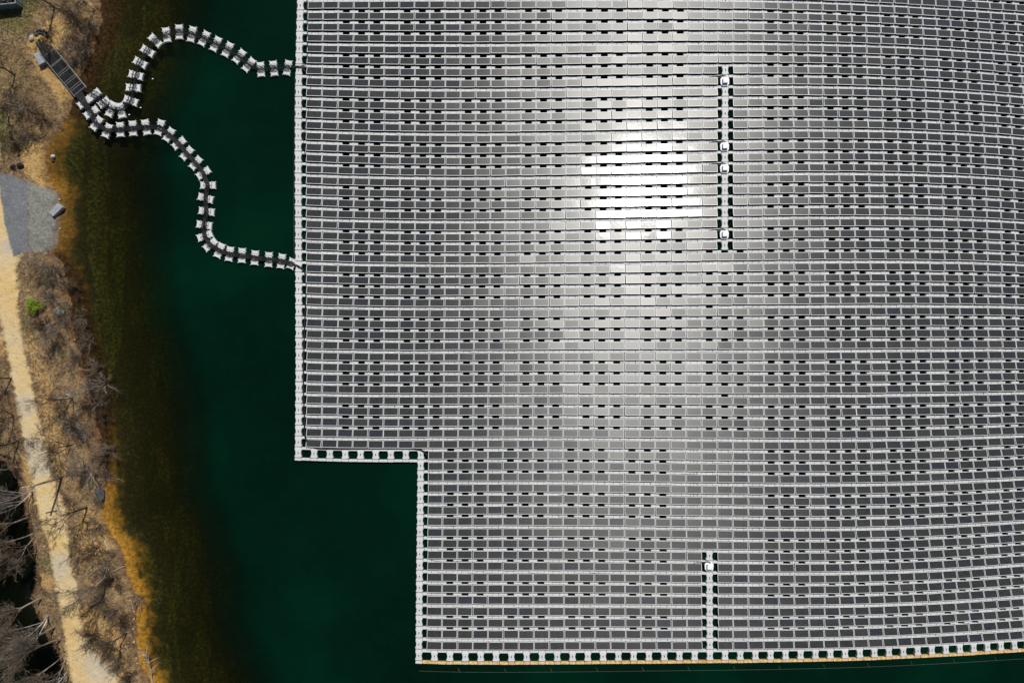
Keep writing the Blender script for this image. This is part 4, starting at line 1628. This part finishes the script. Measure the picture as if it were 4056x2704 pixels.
# ------------------------------------------------------------------ things on the bank
# utility pole
p = G(245, 1889)
e = thing('utility_pole', 'leaning-looking wooden utility pole beside the sandy track, throwing a long shadow', 'utility pole', p.to_tuple(), 0.2)
mb = MB()
mb.tube([(0, 0, -0.3), (0, 0, 2.5), (0.02, 0, 5), (0, 0.02, 7.2)], [0.16, 0.15, 0.135, 0.12], 10)
obj('pole', mb.mesh('pole', [M_POLE], True), e)
mb = MB()
mb.box((0, 0.13, 6.75), (1.5, 0.1, 0.12))
obj('cross_arm', mb.mesh('cross_arm', [M_POLE]), e)
mb = MB()
mb.tube([(0, 0, 0), (0, 0, 0.12), (0, 0, 0.13), (0, 0, 0.2)], [0.03, 0.05, 0.03, 0.035], 8)
mi_ = mb.mesh('insulator', [M_BOXW])
for xx in (-0.65, 0.65):
    obj('insulator', mi_, e, (xx, 0.13, 6.81))

# grey box by the rack (low utility enclosure) and the slab at the gravel beach
def slab(name, corners, z0, z1, lidm, label, cat):
    w = [W(x, y, z1) for x, y in corners]
    c = sum(w, Vector()) / 4
    e = thing(name, label, cat, (c.x, c.y, z0))
    ptl = [((q.x - c.x), (q.y - c.y)) for q in w]
    ar = sum(ptl[i][0] * ptl[(i + 1) % 4][1] - ptl[(i + 1) % 4][0] * ptl[i][1] for i in range(4))
    if ar < 0:
        ptl = ptl[::-1]
    b = MB()
    b.prism([(x * 0.95, y * 0.95) for x, y in ptl], -0.3, z1 - z0 - 0.08, 0.01)
    obj('body', b.mesh('box_body', [M_CONC]), e)
    b = MB()
    b.prism(ptl, z1 - z0 - 0.078, z1 - z0, 0.02)
    obj('lid', b.mesh('box_lid', [lidm]), e)
    return e


slab('utility_box', [(132, 214), (156, 205), (178, 245), (154, 259)], ground_z(150, 230), ground_z(150, 230) + 0.6, M_CONC,
     'grey flat-lidded utility box on the bank beside the cable rack', 'utility box')
sl = slab('concrete_block', [(229, 803), (249, 820), (209, 858), (194, 840)], ground_z(215, 832), ground_z(215, 832) + 0.42, M_CONC,
          'grey rectangular slab at the water edge of the gravel lot', 'slab')
cable('tether_line', [G(194, 848, 0.2), G(184, 862, 0.06), G(176, 870, 0.06)], 0.02, 'dark short line running from the grey slab across the beach', 'line', mat=M_BLACK)

# open container at the top left corner
zc = ground_z(40, 20)
e = thing('open_container', 'dark open-topped steel container with debris inside at the top left corner', 'container', W(30, 0, zc).to_tuple(), math.radians(6))
Lx, Ly, hh = 4.0, 2.7, 1.5
for nm, c, s_ in (('side_wall', (0, -Ly / 2, hh / 2), (Lx, 0.08, hh)), ('side_wall', (0, Ly / 2, hh / 2), (Lx, 0.08, hh)),
                  ('end_wall', (-Lx / 2, 0, hh / 2), (0.08, Ly - 0.09, hh)), ('end_wall', (Lx / 2, 0, hh / 2), (0.08, Ly - 0.09, hh))):
    mb = MB()
    mb.box(c, s_)
    n = 5 if s_[0] > 1 else 3
    for i in range(n):
        t = (i + 0.5) / n - 0.5
        if s_[0] > 1:
            mb.box((t * Lx, c[1] + math.copysign(0.07, c[1]), hh / 2), (0.1, 0.06, hh - 0.1))
        else:
            mb.box((c[0] + math.copysign(0.07, c[0]), t * Ly, hh / 2), (0.06, 0.1, hh - 0.1))
    obj(nm, mb.mesh(nm, [M_SKIPSTEEL]), e)
mb = MB()
for c, s_ in (((0, -Ly / 2, hh + 0.04), (Lx + 0.2, 0.16, 0.08)), ((0, Ly / 2, hh + 0.04), (Lx + 0.2, 0.16, 0.08)), ((-Lx / 2, 0, hh + 0.04), (0.16, Ly - 0.17, 0.08)), ((Lx / 2, 0, hh + 0.04), (0.16, Ly - 0.17, 0.08))):
    mb.box(c, s_)
obj('rim', mb.mesh('rim', [M_SKIPSTEEL]), e)
mb = MB()
mb.box((0, 0, 0.1), (Lx - 0.1, Ly - 0.1, 0.1))
obj('floor', mb.mesh('floor', [M_BLACK]), e)
mb = MB()
rnd = random.Random(3)
for i in range(45):
    mb.box((rnd.uniform(-1.7, 1.7), rnd.uniform(-1.1, 1.1), rnd.uniform(0.2, 0.75)), (rnd.uniform(0.1, 0.7), rnd.uniform(0.1, 0.4), rnd.uniform(0.05, 0.2)), 0,
           Matrix.Rotation(rnd.random() * 6, 3, 'Z') @ Matrix.Rotation(rnd.gauss(0, 0.4), 3, 'X'))
obj('debris', mb.mesh('debris', [M_DARKROCK]), e)
mb = MB()
mb.box((-1.1, -0.1, 1.2), (0.6, 2.2, 0.05), 0, Matrix.Rotation(0.05, 3, 'X'))
obj('sheet', mb.mesh('sheet', [simple('pale_teal_sheet', (0.30, 0.40, 0.36), 0.6, 0.3, 3.0)]), e)
mb = MB()
mb.box((1.4, 0.2, 1.25), (0.9, 0.8, 0.05), 0, Matrix.Rotation(0.1, 3, 'Y'))
obj('sheet', mb.mesh('sheet', [M_CONC]), e)


def rock(px_, py_, sx, sy, sz, seed, mat, name, label, cat, group=None, up=0.0):
    rnd = random.Random(seed)
    import bmesh
    bm = bmesh.new()
    bmesh.ops.create_icosphere(bm, subdivisions=3, radius=1.0)
    off = [Vector((rnd.uniform(-1, 1), rnd.uniform(-1, 1), rnd.uniform(-1, 1))).normalized() for _ in range(9)]
    lim = [rnd.uniform(0.55, 0.9) for _ in range(9)]
    for v in bm.verts:
        for o_, l in zip(off, lim):
            t = v.co.dot(o_)
            if t > l:
                v.co -= o_ * (t - l)
        v.co += v.co.normalized() * rnd.gauss(0, 0.012)
        v.co = Vector((v.co.x * sx, v.co.y * sy, v.co.z * sz))
    me = bpy.data.meshes.new(name)
    bm.to_mesh(me)
    bm.free()
    me.materials.append(mat)
    p = G(px_, py_, up)
    o = obj(name, me, None, p.to_tuple(), rnd.random() * 3)
    return tag(o, label, cat, group)


rock(395, 1954, 0.75, 1.15, 0.5, 1, M_DARKROCK, 'rock', 'large flat dark grey rock at the shore below the utility pole', 'rock', None, 0.1)
rock(230, 1233, 0.65, 0.85, 0.4, 2, simple('weathered_rock', (0.15, 0.145, 0.14), 0.85, 0.4, 2.5, 0.2), 'rock', 'grey angular rock on the bank right of the green bush', 'rock', None, 0.1)
rock(208, 621, 0.38, 0.3, 0.35, 3, M_PALEROCK, 'rock', 'brownish rock standing alone in the shallows above the gravel lot', 'rock', None, 0.2)
rock(209, 636, 0.2, 0.18, 0.2, 13, M_DARKROCK, 'rock', 'small dark rock just below the brownish one in the shallows', 'rock', None, 0.2)
rock(124, 151, 0.42, 0.5, 0.35, 4, M_PALEROCK, 'rock', 'pale boulder at the upper end of the cable rack', 'rock', None, 0.1)
rock(52, 662, 0.42, 0.36, 0.35, 5, M_BLACK, 'rubbish_bag', 'left black rubbish bag of the pair above the gravel lot', 'bag', 'black bags above the gravel lot', 0.1)
rock(79, 655, 0.5, 0.45, 0.38, 6, M_BLACK, 'rubbish_bag', 'right black rubbish bag of the pair above the gravel lot', 'bag', 'black bags above the gravel lot', 0.1)
heap = [(135, 128), (148, 122), (160, 120), (172, 122), (182, 130), (155, 132), (168, 134), (118, 140), (186, 142), (143, 137)]
for i, (x, y) in enumerate(sorted(heap)):
    rock(x, y, random.uniform(0.2, 0.32), random.uniform(0.18, 0.28), 0.22, 40 + i, M_DARKROCK, 'rock',
         f'black stone in the heap above the cable rack, {nth(i + 1)} from its left end', 'rock', 'black stones heaped above the rack', 0.05)
stones = [(532, 2420), (530, 2450), (528, 2490), (530, 2540), (545, 2625), (525, 2405), (180, 1005), (236, 790), (237, 905), (296, 1345), (325, 1690), (362, 1878), (398, 2192), (540, 2605)]
for i, (x, y) in enumerate(sorted(stones, key=lambda q: q[1])):
    rock(x, y, random.uniform(0.09, 0.2), random.uniform(0.09, 0.18), 0.12, 70 + i, M_PALEROCK, 'stone',
         f'small pale stone on the shoreline, {nth(i + 1)} from the top', 'stone', 'small pale shoreline stones', 0.04)
LOGS = [([(104, 534), (132, 528), (152, 540), (176, 526), (190, 505)], 0.09, M_BARKD, 'dark forked driftwood branch lying on the sandy bank below the rack'),
        ([(212, 1580), (245, 1577), (280, 1574)], 0.07, M_BARKP, 'pale fallen log lying across the bank beside the track'),
        ([(262, 1561), (275, 1566), (285, 1576)], 0.08, M_BARKP, 'short pale log next to the longer fallen log'),
        ([(412, 2140), (425, 2165), (446, 2188)], 0.08, M_BARKP, 'pale log lying on the bank above the amber shallows'),
        ([(295, 1620), (325, 1614)], 0.05, M_BARKP, 'thin pale stick on the bank below the two logs'),
        ([(452, 2260), (470, 2250), (500, 2240)], 0.05, M_BARKP, 'thin pale branch hanging over the shore by the amber shallows'),
        ([(72, 1780), (74, 1800), (78, 1818)], 0.05, M_BARKP, 'pale stick standing left of the track'),
        ([(134, 2040), (138, 2060), (133, 2095)], 0.06, M_BARKP, 'white stick along the pond bank by the track'),
        ([(430, 1900), (470, 1898), (495, 1905)], 0.045, M_BARKP, 'pale branch reaching into the lake near the dark rock'),
        ([(8, 108), (50, 132), (78, 150)], 0.06, M_BARKG, 'grey fallen trunk lying below the open container')]
for pts, rr, mt, lab in LOGS:
    sp = spline([G(x, y, 0.10 + rr) for x, y in pts], 0.25)
    rg = random.Random(len(lab))
    sp = [q + Vector((rg.gauss(0, 0.025), rg.gauss(0, 0.025), 0)) for q in sp]
    mb = MB()
    mb.tube(sp, [rr * (0.8 - 0.6 * i / len(sp)) for i in range(len(sp))], 6)
    for i in range(1, len(sp) - 1):
        if rg.random() < 0.75:
            branch(mb, sp[i], (rg.gauss(0, 1), rg.gauss(0, 1), 0.25), rg.uniform(0.25, 0.8), rr * 0.3, 4, 0.25, rg, 4, 0.4)
    o = obj('fallen_branch', mb.mesh('fallen_branch', [mt], True))
    tag(o, lab, 'branch', 'fallen branches on the banks')
# leaning dead sapling in the shallows at the bottom
mb, mc = MB(), MB()
rnd = random.Random(21)
q, qr = branch(mb, (0, 0, 0), (0.02, 0.9, 0.28), 5.6, 0.07, 8, 0.07, rnd, 6, 0.25)
for a in range(2, len(q)):
    for b in range(2):
        s, sr = branch(mc, q[a], side_dir(q[a] - q[a - 1], rnd.uniform(0.5, 0.9), rnd), rnd.uniform(0.7, 1.7), 0.028, 4, 0.15, rnd, 4, 0.5)
        for c in range(1, len(s)):
            branch(mc, s[c], side_dir(s[c] - s[c - 1], 0.7, rnd), rnd.uniform(0.25, 0.5), 0.014, 2, 0.2, rnd, 3)
e = thing('bare_tree', 'pale dead sapling lying over the amber shallows at the bottom of the photo', 'tree', W(603, 2702, 0.05).to_tuple())
obj('trunk', mb.mesh('sapling_trunk', [M_BARKP]), e)
obj('crown', mc.mesh('sapling_branches', [M_BARKP]), e)
# pale flecks drifting on the water
for i, (x, y, lab) in enumerate(((605, 313, 'white fleck on the water inside the upper chain\'s bend'), (557, 427, 'white fleck on the water by the lower end of the upper chain'),
                                 (512, 455, 'small white fleck between the two cable chains'))):
    mb = MB()
    mb.prism([(0.1 * math.cos(k * PI / 4) * (1 + 0.3 * (k % 2)), 0.07 * math.sin(k * PI / 4)) for k in range(8)], -0.02, 0.05, 0.02)
    o = obj('foam_fleck', mb.mesh('foam_fleck', [M_BOXW]), None, W(x, y, 0).to_tuple())
    tag(o, lab, 'fleck', 'white flecks drifting by the chains')

# ------------------------------------------------------------------ light and camera
sd = Vector((0.163, 0.578, 0.8)).normalized()
elev = math.asin(sd.z)
azim = math.atan2(sd.x, sd.y)
wd = bpy.data.worlds.new('World')
sc.world = wd
wd.use_nodes = True
nt = wd.node_tree
nt.nodes.clear()
wo = nt.nodes.new('ShaderNodeOutputWorld')
bg = nt.nodes.new('ShaderNodeBackground')
bg.inputs[1].default_value = 0.05
sky = nt.nodes.new('ShaderNodeTexSky')
sky.sky_type = 'NISHITA'
sky.sun_disc = False
sky.sun_elevation = elev
sky.sun_rotation = azim
nt.links.new(sky.outputs[0], bg.inputs[0])
nt.links.new(bg.outputs[0], wo.inputs[0])
sun = bpy.data.lights.new('sun', 'SUN')
sun.energy = 4.2
sun.angle = math.radians(0.53)
sun.color = (1.0, 0.975, 0.935)
so = bpy.data.objects.new('sun', sun)
COL.objects.link(so)
so.rotation_euler = sd.to_track_quat('Z', 'Y').to_euler()
so.location = sd * 200
cam = bpy.data.cameras.new('camera')
cam.sensor_width = 36
cam.lens = 36 * H / (4056 * S)
cam.clip_end = 5000
cam.clip_start = 1
co = bpy.data.objects.new('camera', cam)
COL.objects.link(co)
co.location = (0, 0, H)
sc.camera = co
sc.view_settings.view_transform = 'Standard'
sc.view_settings.look = 'None'
sc.view_settings.exposure = 0
sc.cycles.max_bounces = 6
sc.cycles.transparent_max_bounces = 8
